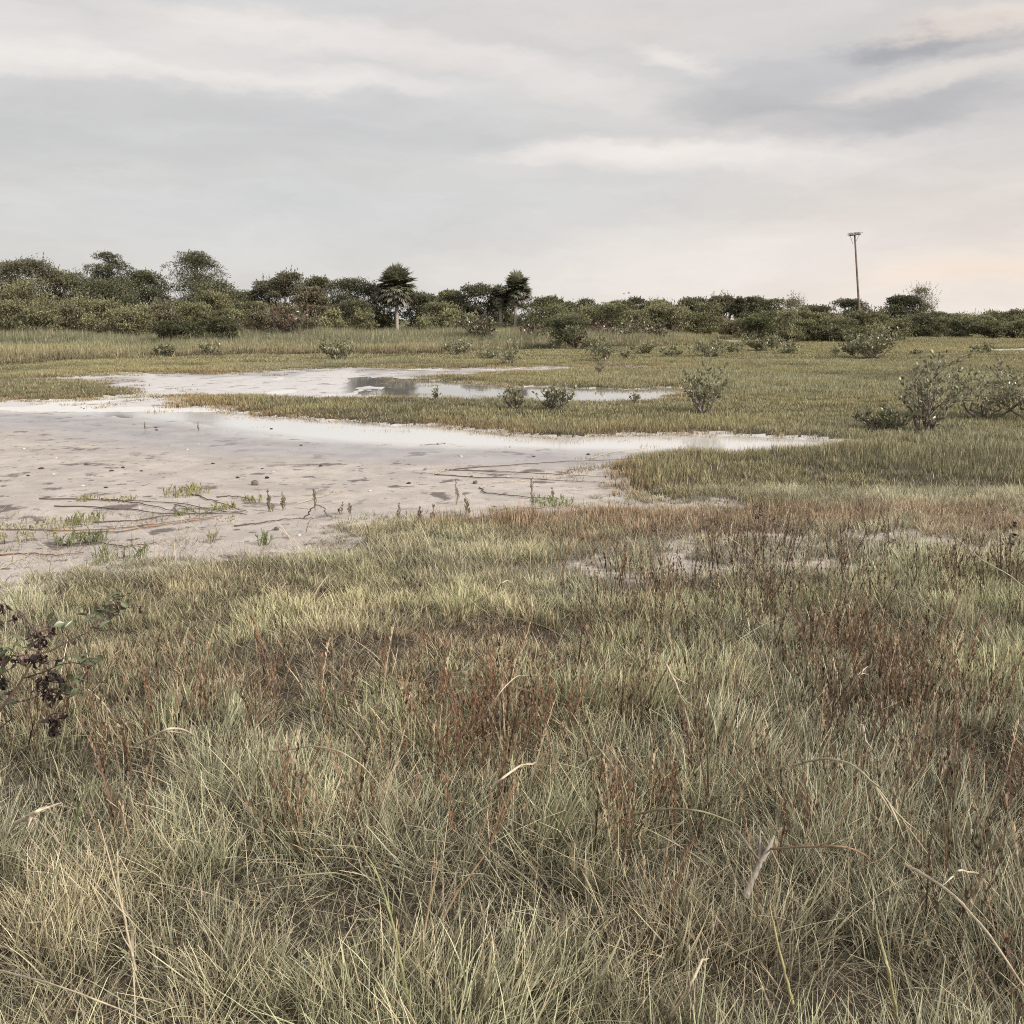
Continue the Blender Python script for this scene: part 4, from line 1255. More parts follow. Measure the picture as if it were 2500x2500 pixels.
def curve(pts, n=28):
    pts = np.array(pts, float)
    d = np.r_[0, np.cumsum(np.linalg.norm(np.diff(pts, axis=0), axis=1))]
    t = np.linspace(0, d[-1], n)
    q = np.stack([np.interp(t, d, pts[:, k]) for k in range(3)], 1)
    for _ in range(3):
        q[1:-1] = (q[:-2] + 2 * q[1:-1] + q[2:]) / 4
    return q


RUN = [
    ([(98, 1214), (200, 1215), (320, 1219), (430, 1224), (520, 1240), (595, 1252)], 0, 'dark runner stem fanning farthest left across the mud'),
    ([(135, 1232), (220, 1233), (330, 1240), (400, 1252), (480, 1250), (600, 1252)], 0, 'dark runner stem passing below the upper green tuft'),
    ([(230, 1270), (330, 1266), (400, 1256), (500, 1248), (590, 1246)], 0, 'runner stem in the middle of the fan on the left mud'),
    ([(250, 1214), (330, 1222), (400, 1238), (450, 1250)], 0, 'short runner crossing the others on the left mud'),
    ([(0, 1288), (110, 1290), (240, 1290), (340, 1280), (440, 1268), (540, 1256)], 1, 'reddish runner stem along the near edge of the left mud'),
    ([(180, 1297), (300, 1292), (420, 1275), (520, 1262)], 1, 'short reddish runner beside the longer reddish one'),
    ([(430, 1250), (428, 1228), (455, 1236), (475, 1248)], 0, 'small looped stem in the runner fan'),
    ([(470, 1202), (500, 1212), (530, 1222), (600, 1246)], 0, 'runner stem reaching up to the topmost green tuft'),
    ([(532, 1210), (565, 1207), (600, 1212), (620, 1218)], 0, 'short curved stem with a green tip right of the fan'),
    ([(728, 1226), (765, 1214), (800, 1204), (835, 1198)], 2, 'pale straw stem lying on the mud right of the fan'),
    ([(745, 1262), (760, 1250), (778, 1242), (792, 1250), (800, 1266)], 0, 'arched dark twig standing off the mud near the grass edge'),
    ([(575, 1280), (640, 1272), (700, 1264), (760, 1262)], 0, 'thin twig along the near mud edge'),
    ([(1090, 1144), (1180, 1136), (1280, 1130), (1380, 1124), (1500, 1121), (1560, 1122)], 0, 'long topmost runner stem crossing the mud from the right grass tongue'),
    ([(1062, 1155), (1150, 1162), (1260, 1164), (1360, 1170), (1470, 1175)], 0, 'long lowest runner stem crossing the mud from the right grass tongue'),
    ([(1095, 1144), (1200, 1148), (1300, 1152), (1400, 1158), (1480, 1161)], 0, 'middle runner stem crossing the mud from the right grass tongue'),
    ([(1060, 1156), (1080, 1147), (1110, 1142)], 2, 'pale bent stem end joining the long runners'),
    ([(1175, 1186), (1180, 1198), (1220, 1204), (1290, 1211), (1360, 1213)], 0, 'hooked runner stem in the middle of the near mud'),
    ([(1176, 1188), (1200, 1176), (1240, 1172), (1290, 1170)], 2, 'pale looping stem above the hooked runner'),
    ([(1140, 1265), (1200, 1254), (1260, 1244), (1330, 1236)], 0, 'runner stem slanting out of the near grass'),
    ([(1445, 1116), (1480, 1104), (1530, 1096), (1590, 1086)], 2, 'pale stem lying by the water right of centre'),
    ([(0, 1385), (30, 1368), (60, 1356), (85, 1340)], 2, 'pale forked stem at the left edge of the mud'),
    ([(0, 1350), (70, 1345), (130, 1352), (200, 1345)], 1, 'reddish stem at the left edge near the grass'),
    ([(150, 1325), (230, 1318), (300, 1330), (380, 1322)], 0, 'crooked twig below the runner fan'),
]
RC = [C_(.13, .095, .08), C_(.24, .13, .08), C_(.55, .47, .36)]
for (px, ci, lab) in RUN:
    P = []
    for (u, v) in px:
        g = gp(u, v); P.append((g.x, g.y, hz(g.x, g.y) + .012))
    if 'arched' in lab:
        for k, a in enumerate((0, .08, .12, .08, 0)): P[k] = (P[0][0] + (k * .055), P[0][1], P[0][2] + a)
    q = curve(P, 40)
    q += np.stack([fbm(np.arange(40) * .4, np.arange(40) * 0 + k, 300 + k) for k in range(3)], 1) * np.array([.06, .09, .014])
    org = q[0].copy(); mb = MB()
    mb.tube(q - org, np.linspace(.0058, .003, 40) if ci != 2 else np.linspace(.0048, .003, 40), RC[ci], 6)
    # little nodes with leaf shoots
    o = mb.build('runner_vine', M_STRAW); o.location = org
    tag(o, lab, 'plant stem', 'runner stems on the mud flat')


# ---- green tufts sitting on the mud
def sprig(label, u, v, wpx, hpx, n, colr, name='glasswort_tuft', cat='plant', group='green tufts growing on the mud'):
    g = gp(u, v); Wd = wpx / 2500. * g.y / 2; H = hpx / 2500. * g.y
    mb = MB()
    for i in range(n):
        a = rng.uniform(0, 6.28); rr = Wd * math.sqrt(rng.uniform(0, 1))
        p = np.array([math.cos(a) * rr, math.sin(a) * rr * 1.2, -.02])
        h = H * rng.uniform(.5, 1.05); d = unit(np.array([rng.normal() * .25, rng.normal() * .25, 1]))
        c = colr * rng.uniform(.7, 1.3)
        mb.tube(np.stack([p, p + d * h * .5, p + d * h + rng.normal(size=3) * .01]), [.0035, .004, .0025], c, 4)
        for k in range(3):
            q = p + d * h * rng.uniform(.3, .8); d2 = unit(d + rdir(1)[0] * .6)
            mb.tube(np.stack([q, q + d2 * h * .3]), [.003, .0022], c * 1.1, 4)
    o = mb.build(name, M_LEAF); o.location = (g.x, g.y, hz(g.x, g.y)); tag(o, label, cat, group)


LG = C_(.30, .29, .12)
sprig('yellow-green tuft at the top of the runner fan', 455, 1200, 110, 28, 60, LG)
sprig('green tuft in the heart of the runner fan', 470, 1247, 100, 18, 46, C_(.24, .26, .12))
sprig('small green tuft at the tip of the curved stem', 615, 1218, 55, 22, 26, LG)
sprig('low green tuft at the upper left of the fan', 215, 1214, 60, 20, 26, LG)
sprig('flat green tuft on the uppermost runner', 300, 1214, 80, 14, 36, LG)
sprig('green tuft on the left mud with upright shoots', 210, 1268, 90, 30, 46, C_(.26, .27, .12))
sprig('long green tuft along the near left mud', 60, 1290, 260, 22, 130, LG)
sprig('dark green tuft below the fan', 200, 1315, 120, 36, 60, C_(.2, .23, .11))
sprig('green tuft by the hooked runner near the right', 1350, 1222, 110, 22, 60, C_(.25, .29, .12))
sprig('yellow tip tuft on the pale straw stem', 815, 1200, 50, 8, 18, LG)
sprig('yellow-green tuft at the right end of the fan', 550, 1236, 60, 24, 26, LG)
sprig('low tuft among the twigs near the grass edge', 560, 1262, 60, 12, 24, LG)
sprig('grey-green upright shoots on the near mud', 260, 1365, 60, 60, 16, C_(.3, .31, .18))
sprig('pair of tall grey-green shoots on the near mud', 325, 1360, 60, 55, 14, C_(.3, .31, .18))
sprig('single leafy shoot at the near mud edge', 512, 1318, 24, 50, 8, C_(.3, .29, .17))
sprig('leafy green shoot at the near mud edge right of the single one', 640, 1322, 32, 50, 12, C_(.22, .26, .12))


def weed(label, u, v, hpx, colr, n=1, name='dry_weed', wpx=14, seeds=14, group='dry upright weeds on the mud flat', leafy=0):
    g = gp(u, v); H = hpx / 2500. * g.y; Wd = wpx / 2500. * g.y
    mb = MB()
    for i in range(n):
        b = np.array([rng.normal() * Wd * .3 if i else 0, rng.normal() * .03 if i else 0, -.02]); h = H * (1 if i == 0 else rng.uniform(.4, .85))
        e = b + np.array([rng.normal() * .06 * H, rng.normal() * .05 * H, h])
        m = (b + e) / 2 + rng.normal(size=3) * .02 * H
        P = curve([b, m, e], 8); mb.tube(P, np.linspace(.004, .0018, 8), colr * rng.uniform(.8, 1.2), 4)
        for k in range(seeds):
            t = rng.uniform(.35, 1); q = b + (e - b) * t; a = rng.uniform(0, 6.28)
            d = unit(np.array([math.cos(a) * .5, math.sin(a) * .5, .8])); L_ = H * .16 * (1.2 - t) + .012
            mb.tube(np.stack([q, q + d * L_]), [.0022, .0035], colr * rng.uniform(.8, 1.3), 3)
    root = mb.build(name, M_STRAW)
    root.location = (g.x, g.y, hz(g.x, g.y)); tag(root, label, 'weed', group)
    if leafy:
        lm = MB(); nn = leafy
        t = rng.uniform(.45, 1, nn); a = rng.uniform(0, 6.28, nn)
        P = np.stack([0 * t, 0 * t, H * t], 1); D = unit(np.stack([np.cos(a), np.sin(a), -.3 + 0 * a], 1))
        lm.leaves(P, D, unit(np.cross(D, rdir(nn))), rng.uniform(.03, .055, nn), .022, np.tile(C_(.035, .025, .024), (nn, 1)), .2)
        lm.build('withered_leaves', M_GLOSS, root)


GW = C_(.26, .235, .16)
for (u, v, h, lab) in [(1114, 1226, 66, 'tall feathery weed on the mud near the middle, left of three'), (1300, 1240, 86, 'tallest feathery weed on the mud right of the middle'),
                       (975, 1268, 50, 'thin weed at the near mud edge in the middle'), (1025, 1270, 46, 'clump of reddish weed stems at the near mud edge'),
                       (1057, 1270, 54, 'reddish weed with several stems beside another at the near mud edge'), (1140, 1250, 54, 'spreading weed between the two feathery ones'),
                       (770, 1240, 62, 'tall wispy weed on the mud right of the runner fan'), (662, 1244, 62, 'stiff pale weed cluster right of the runner fan'),
                       (692, 1240, 50, 'thin weed right of the stiff pale cluster'), (850, 1262, 46, 'pale weed at the mud edge left of the middle'),
                       (1350, 1218, 40, 'thin weed by the green tuft right of the middle'), (484, 1047, 22, 'small yellow shoot standing in the wet mud'),
                       (355, 1044, 20, 'tiny forked shoot standing in the wet mud at the left'), (832, 1250, 34, 'short weed just left of the pale one at the mud edge'),
                       (977, 1010, 14, 'dark sprout at the spit edge near the water')]:
    weed(lab, u, v, h, GW if 'reddish' not in lab else C_(.27, .19, .14), 4 if 'clu' in lab or 'several' in lab or 'spread' in lab else 2)
weed('dead weed stalk with shrivelled black leaves on the reddish grass', 1848, 1300, 72, C_(.06, .045, .04), 1, 'withered_weed', 20, 4, 'withered black-leaved stalks', 12)
weed('dead weed stalk with shrivelled black leaves at the right edge', 2462, 1372, 98, C_(.06, .045, .04), 1, 'withered_weed', 20, 4, 'withered black-leaved stalks', 12)
weed('small dead stalk left of the black-leaved weed', 1730, 1312, 34, C_(.08, .06, .05), 1, 'withered_weed', 20, 2, 'withered black-leaved stalks', 4)
weed('small dark stalk on the bare patch toward the right', 2175, 1362, 44, C_(.08, .06, .05), 1, 'withered_weed', 20, 3, 'withered black-leaved stalks', 5)


# ------------------------------------------------------------------ single dry stems in the foreground
def stem3(label, pts, r0, colr, group='bent dry stems in the foreground grass', name='bent_reed', spray=0, sheath=0):
    """pts: (u, v, depth)"""
    n_ = len(pts); P = []
    upr = any(k_ in label for k_ in ('standing', 'plume', 'stump', 'sheaths', 'crumpled', 'leaning left'))
    vb = max(p_[1] for p_ in pts); Yb = gp(1250, vb).y * (1 - .10 / CAM_H)
    for i_, (u, v, _) in enumerate(pts):
        s_ = i_ / (n_ - 1)
        h_ = .16 + .22 * math.sin(math.pi * s_)
        Yp = Yb + .02 * i_ if upr else gp(u, v).y * (1 - h_ / CAM_H)
        P.append(tuple(at(u, v, Yp)))
    q = curve(P, 30); org = q[0].copy()
    q += np.stack([fbm(np.arange(30) * .5, np.arange(30) * 0 + k, 400 + k + len(label)) for k in range(3)], 1) * .005
    mb = MB(); mb.tube(q - org, np.linspace(r0, r0 * .35, 30), colr, 6)
    for k in range(sheath):
        i = int(rng.integers(3, 26)); p = q[i] - org; d = unit(q[i + 1] - q[i] + rdir(1)[0] * .35 * np.linalg.norm(q[i + 1] - q[i]))
        mb.tube(np.stack([p, p + d * .04, p + d * .09 + rdir(1)[0] * .015]), [r0 * .9, r0 * .7, .0006], colr * rng.uniform(.8, 1.2), 4, .4)
    if spray:
        d0 = unit(q[-1] - q[-6])
        for k in range(spray):
            i = int(rng.integers(18, 30)); p = q[i] - org
            d = unit(d0 + rdir(1)[0] * .28); L_ = rng.uniform(.05, .12)
            mb.tube(np.stack([p, p + d * L_ * .5, p + d * L_ + np.array([0, 0, -.012])]), [.0012, .001, .0006], colr * rng.uniform(.7, 1.2), 3)
    o = mb.build(name, M_STRAW); o.location = org; tag(o, label, 'dry stem', group)


STR = C_(.58, .50, .37); LT = C_(.66, .58, .45); GRN = C_(.36, .37, .18); BR = C_(.22, .15, .10)
ST3 = [
    ([(340, 1815, 4.4), (380, 1795, 4.4), (412, 1775, 4.35), (450, 1782, 4.3), (480, 1800, 4.3)], .006, LT, 3, 0, 'pale broken stem bent in a roof shape at the left'),
    ([(1190, 1945, 3.7), (1220, 1905, 3.7), (1265, 1870, 3.7), (1310, 1862, 3.7)], .005, LT, 4, 0, 'pale bent stem in the centre, its tip pointing right'),
    ([(660, 1835, 4.2), (760, 1822, 4.15), (840, 1835, 4.1), (900, 1880, 4.0), (950, 1950, 3.9)], .0035, STR, 1, 0, 'long arched stem curving over the brown stalks left of centre'),
    ([(1545, 1990, 3.4), (1620, 1973, 3.4), (1700, 1978, 3.4), (1770, 1998, 3.4), (1810, 2020, 3.4)], .004, C_(.30, .29, .18), 0, 0, 'low arched green-grey stem right of centre'),
    ([(1930, 1870, 3.9), (2010, 1850, 3.9), (2080, 1862, 3.85), (2140, 1920, 3.8), (2200, 2000, 3.6), (2270, 2090, 3.4)], .005, C_(.48, .43, .30), 8, 0, 'long arching bundle of straw falling to the right'),
    ([(1850, 2075, 3.2), (1960, 2068, 3.2), (2060, 2064, 3.2), (2110, 2085, 3.2), (2130, 2110, 3.2)], .004, BR * 1.6, 2, 0, 'brown stem bridging between grass tufts at the right'),
    ([(1000, 2460, 2.4), (960, 2260, 2.5), (925, 2140, 2.55), (905, 2110, 2.6)], .0042, GRN, 2, 0, 'tall yellow-green blade standing left of centre at the bottom'),
    ([(330, 2370, 2.5), (300, 2220, 2.6), (265, 2090, 2.7), (240, 2000, 2.8)], .0034, STR, 1, 0, 'long straight straw stem leaning left near the bottom left'),
    ([(1935, 2450, 2.35), (1900, 2310, 2.45), (1880, 2210, 2.5)], .0042, C_(.46, .42, .22), 0, 0, 'broad pale blade standing in the bottom middle right'),
    ([(2190, 2480, 2.3), (2165, 2350, 2.4), (2140, 2260, 2.45)], .0044, C_(.46, .42, .22), 0, 0, 'broad pale blade in the bottom right, right of a similar one'),
    ([(2210, 2110, 3.0), (2300, 2160, 3.0), (2400, 2260, 2.9), (2480, 2380, 2.8), (2540, 2460, 2.7)], .0045, STR, 2, 0, 'long pale arched stem crossing the bottom right corner'),
    ([(2320, 2150, 3.0), (2340, 2125, 3.0), (2390, 2132, 3.0)], .004, LT, 2, 0, 'short hooked pale stem near the right edge'),
    ([(1640, 2480, 2.35), (1690, 2400, 2.4), (1712, 2345, 2.45), (1730, 2340, 2.45)], .0042, STR, 1, 0, 'jointed straw stem with a bent tip at the bottom centre right'),
    ([(1625, 1620, 4.9), (1655, 1680, 4.8), (1680, 1760, 4.6), (1700, 1840, 4.4)], .005, LT, 7, 0, 'leaning pale stem with loose sheaths right of centre'),
    ([(2070, 1690, 4.6), (2095, 1650, 4.7), (2120, 1625, 4.7)], .006, LT, 3, 0, 'short thick pale stem tip in the right grass'),
    ([(2105, 1770, 4.2), (2115, 1820, 4.1), (2130, 1870, 4.0)], .006, C_(.68, .64, .56), 5, 0, 'white papery crumpled stem in the right grass'),
    ([(1900, 1740, 4.3), (1880, 1640, 4.5), (1860, 1560, 4.6)], .003, STR, 2, 0, 'thin straw stem leaning left in the right grass'),
    ([(2330, 1310, 7.2), (2400, 1370, 6.9), (2460, 1400, 6.5), (2520, 1450, 6.2)], .006, C_(.52, .47, .37), 1, 0, 'long pale stem slanting down at the right edge'),
    ([(2140, 1425, 6.0), (2200, 1450, 6.0), (2260, 1480, 5.8), (2320, 1520, 5.7)], .004, C_(.35, .32, .24), 1, 0, 'thin grey stem slanting through the upper right grass'),
    ([(1215, 1440, 6.6), (1222, 1425, 6.6), (1235, 1418, 6.6), (1252, 1420, 6.6)], .005, LT, 0, 0, 'small pale hooked stem in the middle grass'),
    ([(1800, 2030, 3.6), (1830, 2070, 3.5), (1860, 2110, 3.4)], .006, C_(.30, .26, .2), 0, 0, 'thick dark stem lying behind the bridging brown stem'),
    ([(1820, 2190, 3.0), (1845, 2130, 3.0), (1870, 2080, 3.1), (1890, 2040, 3.1)], .010, C_(.38, .34, .30), 2, 0, 'peeling grey stump of stem in the right foreground'),
    ([(40, 2010, 3.3), (90, 1980, 3.3), (150, 1960, 3.3)], .007, LT, 8, 0, 'sheaf of broken straw at the left edge'),
    ([(100, 2010, 3.4), (200, 2120, 3.1), (300, 2230, 2.9), (400, 2330, 2.7)], .003, STR, 1, 0, 'long straw line slanting down across the left foreground'),
    ([(0, 2370, 2.5), (120, 2400, 2.45), (260, 2450, 2.4), (400, 2510, 2.35)], .0028, STR, 1, 0, 'long straw line across the bottom left corner'),
    ([(560, 2170, 3.1), (700, 2140, 3.1), (820, 2130, 3.1), (880, 2150, 3.0)], .003, C_(.3, .28, .18), 0, 0, 'thin stem running level across the lower left'),
    ([(1080, 2240, 2.7), (1130, 2160, 2.75), (1190, 2080, 2.8), (1240, 1960, 2.9)], .0035, C_(.36, .25, .16), 0, 26, 'drooping brown seed plume left of centre'),
    ([(80, 2240, 2.7), (130, 2140, 2.75), (180, 2030, 2.8), (195, 1960, 2.85)], .0035, C_(.27, .29, .17), 0, 30, 'feathery green seed plume at the left edge'),
    ([(1160, 1780, 4.0), (1220, 1690, 4.2), (1260, 1650, 4.3), (1320, 1648, 4.3)], .003, STR, 1, 0, 'thin bowed straw above the central bent stem'),
    ([(1020, 2350, 2.5), (1050, 2200, 2.6), (1075, 2100, 2.7)], .004, C_(.42, .33, .22), 2, 0, 'stout tan stem standing in the lower centre'),
]
for (pts, r0, colr, sh_, sp_, lab) in ST3:
    stem3(lab, pts, r0, colr, spray=sp_, sheath=sh_)


# ------------------------------------------------------------------ sapling reaching in from the left
def sapling():
    Y0 = 3.5
    b = at(-150, 1935, Y0); z0 = hz(b.x, Y0)
    root = empty('sapling', (b.x, Y0, z0 - .02))
    tag(root, 'leafy sapling with curled dark dead leaves leaning in at the left edge', 'sapling')
    org = np.array(root.location)
    sm = MB(); dead = MB(); green = MB(); bc = C_(.10, .07, .06)

    def P(u, v, dy=0.0): return np.array(at(u, v, Y0 + dy)) - org
    br = [
        [(-150, 1935, 0), (-60, 1820, 0), (0, 1735, 0), (30, 1692, 0), (60, 1650, .02), (80, 1612, .03), (92, 1590, .04)],
        [(92, 1595, .04), (100, 1570, .05), (88, 1545, .05), (72, 1525, .05), (55, 1502, .06), (45, 1490, .06)],
        [(92, 1600, .04), (130, 1585, .1), (180, 1560, .15), (210, 1545, .15), (240, 1528, .18)],
        [(230, 1533, .17), (255, 1538, .2), (272, 1536, .2)],
        [(240, 1530, .18), (262, 1512, .2), (290, 1490, .2), (320, 1482, .2), (345, 1480, .22)],
        [(60, 1655, .02), (110, 1640, -.05), (150, 1618, -.08), (190, 1615, -.08), (215, 1632, -.08)],
        [(20, 1712, 0), (60, 1712, .05), (90, 1700, .08)],
        [(-150, 1935, 0), (-80, 1870, .1), (0, 1775, .12), (30, 1755, .12)],
        [(-60, 1820, 0), (0, 1640, -.1), (30, 1632, -.1)],
        [(-80, 1700, .1), (-20, 1640, .1), (10, 1630, .1)],
        [(-100, 1880, 0), (-60, 1650, .1), (-20, 1520, .1), (5, 1475, .1)],
        [(0, 1638, -.1), (40, 1680, -.1), (90, 1690, -.12)],
        [(110, 1700, 0), (125, 1760, 0), (130, 1795, 0)],
        [(92, 1600, .04), (120, 1640, 0), (112, 1700, 0)],
    ]
    BP = []
    rad = [.0065, .004, .0035, .0025, .0022, .003, .003, .004, .003, .003, .0045, .0022, .0022, .0028]
    for pts, r0 in zip(br, rad):
        q = curve([P(*p) for p in pts], 20)
        q += np.stack([fbm(np.arange(20) * .6, np.arange(20) * 0 + k, 500 + k + int(r0 * 1e4) + len(pts)) for k in range(3)], 1) * .008
        sm.tube(q, np.linspace(r0, r0 * .5, 20), bc, 7); BP.append(q)
    BP = np.concatenate(BP)

    def snap(p):
        k = np.argmin(((BP - p) ** 2).sum(1)); q = BP[k]
        d = p - q; L_ = np.linalg.norm(d)
        if L_ > .05: p = q + d * (.05 + (L_ - .05) * .5) / L_
        sm.tube(curve([q, (p + q) / 2 + np.array([0, 0, .006]), p], 5), [.0022, .002, .0018, .0016, .0014], bc * 1.5, 4)
        return p

    def leaf(mb, p, d, n, L_, w, c, curl, cup):
        """a leaf as a curved 3 by 6 grid"""
        d = unit(d); s = unit(np.cross(d, n)); n = np.cross(s, d)
        k = 7; t = np.linspace(0, 1, k)
        ang = curl * t
        along = np.cumsum(np.stack([np.cos(ang), np.sin(ang)], 1), 0) * (L_ / k); along -= along[0]
        prof = np.sin(np.pi * np.clip(t * .93 + .05, 0, 1)) ** .75 * w / 2
        V = []
        for i in range(k):
            c0 = p + d * along[i, 0] - n * along[i, 1]
            for j in (-1, -.5, 0, .5, 1):
                V.append(c0 + s * prof[i] * j * math.cos(cup * abs(j)) + n * prof[i] * abs(j) * math.sin(cup) * 1.0)
        f = [(i * 5 + j, i * 5 + j + 1, (i + 1) * 5 + j + 1, (i + 1) * 5 + j) for i in range(k - 1) for j in range(4)]
        cc = np.tile(c, (len(V), 1)); cc[2::5] *= 1.25
        mb.add(np.array(V), f, cc)

    GC = C_(.13, .15, .085)
    gl = [(265, 1480, .2, 8, 26), (280, 1462, .2, 7, 24), (245, 1525, .18, 5, 20), (275, 1505, .2, 6, 22), (300, 1470, .2, 5, 20), (210, 1500, .15, 2, 10), (150, 1530, .1, 4, 14), (125, 1520, .1, 3, 14),
          (215, 1620, -.08, 7, 24), (250, 1608, -.08, 3, 14), (190, 1660, -.08, 5, 20), (215, 1668, -.08, 3, 14), (200, 1690, 0, 5, 18), (170, 1690, 0, 3, 14), (30, 1575, .1, 6, 22),
          (10, 1640, .1, 5, 22), (0, 1600, .1, 5, 24), (-30, 1560, .1, 6, 30), (60, 1580, .1, 3, 14), (140, 1640, 0, 3, 14), (-60, 1680, .1, 8, 40), (-90, 1600, .1, 8, 40), (20, 1690, .12, 3, 16),
          (-60, 1480, .1, 6, 30), (-110, 1760, .1, 8, 40)]
    for (u, v, dy, n, sp) in gl:
        for i in range(n):
            p = P(u + rng.normal() * sp * .6, v + rng.normal() * sp * .5, dy + rng.normal() * .03)
            p = snap(p)
            a = rng.uniform(0, 6.28); d = np.array([math.cos(a), math.sin(a) * .7, rng.uniform(-.1, 1.0)])
            leaf(green, p, d, rdir(1)[0] * .8 + np.array([0, -.3, 1]), rng.uniform(.036, .058), rng.uniform(.019, .028), GC * rng.uniform(.75, 1.35), rng.uniform(-.2, .7), .35)
    dl = [(100, 1560, .05, 14, 16), (108, 1595, .04, 10, 16), (90, 1610, .03, 6, 14), (122, 1535, .06, 6, 12), (45, 1505, .06, 4, 9), (70, 1540, .05, 3, 10), (50, 1600, .02, 6, 12), (30, 1600, .02, 4, 12),
          (60, 1612, .02, 4, 10), (110, 1655, 0, 10, 14), (105, 1690, 0, 10, 14), (118, 1700, 0, 5, 12), (88, 1665, 0, 4, 12), (145, 1650, 0, 5, 9), (143, 1690, 0, 4, 9), (130, 1752, 0, 10, 12), (142, 1768, 0, 8, 12),
          (125, 1782, 0, 6, 10), (160, 1745, 0, 3, 7), (5, 1480, .1, 5, 12), (8, 1665, .1, 5, 12), (30, 1690, .05, 4, 12), (0, 1610, .1, 4, 12), (342, 1486, .22, 2, 5), (143, 1605, .05, 4, 10), (-40, 1540, .1, 12, 40)]
    for (u, v, dy, n, sp) in dl:
        for i in range(n):
            p = P(u + rng.normal() * sp * .6, v + rng.normal() * sp * .6, dy + rng.normal() * .02)
            p = snap(p)
            d = np.array([rng.normal() * .5, rng.normal() * .5, -1.0])
            leaf(dead, p, d, rdir(1)[0], rng.uniform(.03, .052), rng.uniform(.018, .03), C_(.032, .019, .018) * rng.uniform(.6, 2.0), rng.uniform(.5, 2.2), rng.uniform(.6, 1.3))
    sm.build('branch', M_BARK, root)
    green.build('green_leaves', M_GLOSS, root, True)
    dead.build('withered_leaves', M_GLOSS, root, True)


sapling()

# ------------------------------------------------------------------ sky and sun
SUN_AZ, SUN_EL = 122.0, 33.0           # azimuth clockwise from the view direction (+Y)
wd = bpy.data.worlds.new('World'); scene.world = wd; wd.use_nodes = True


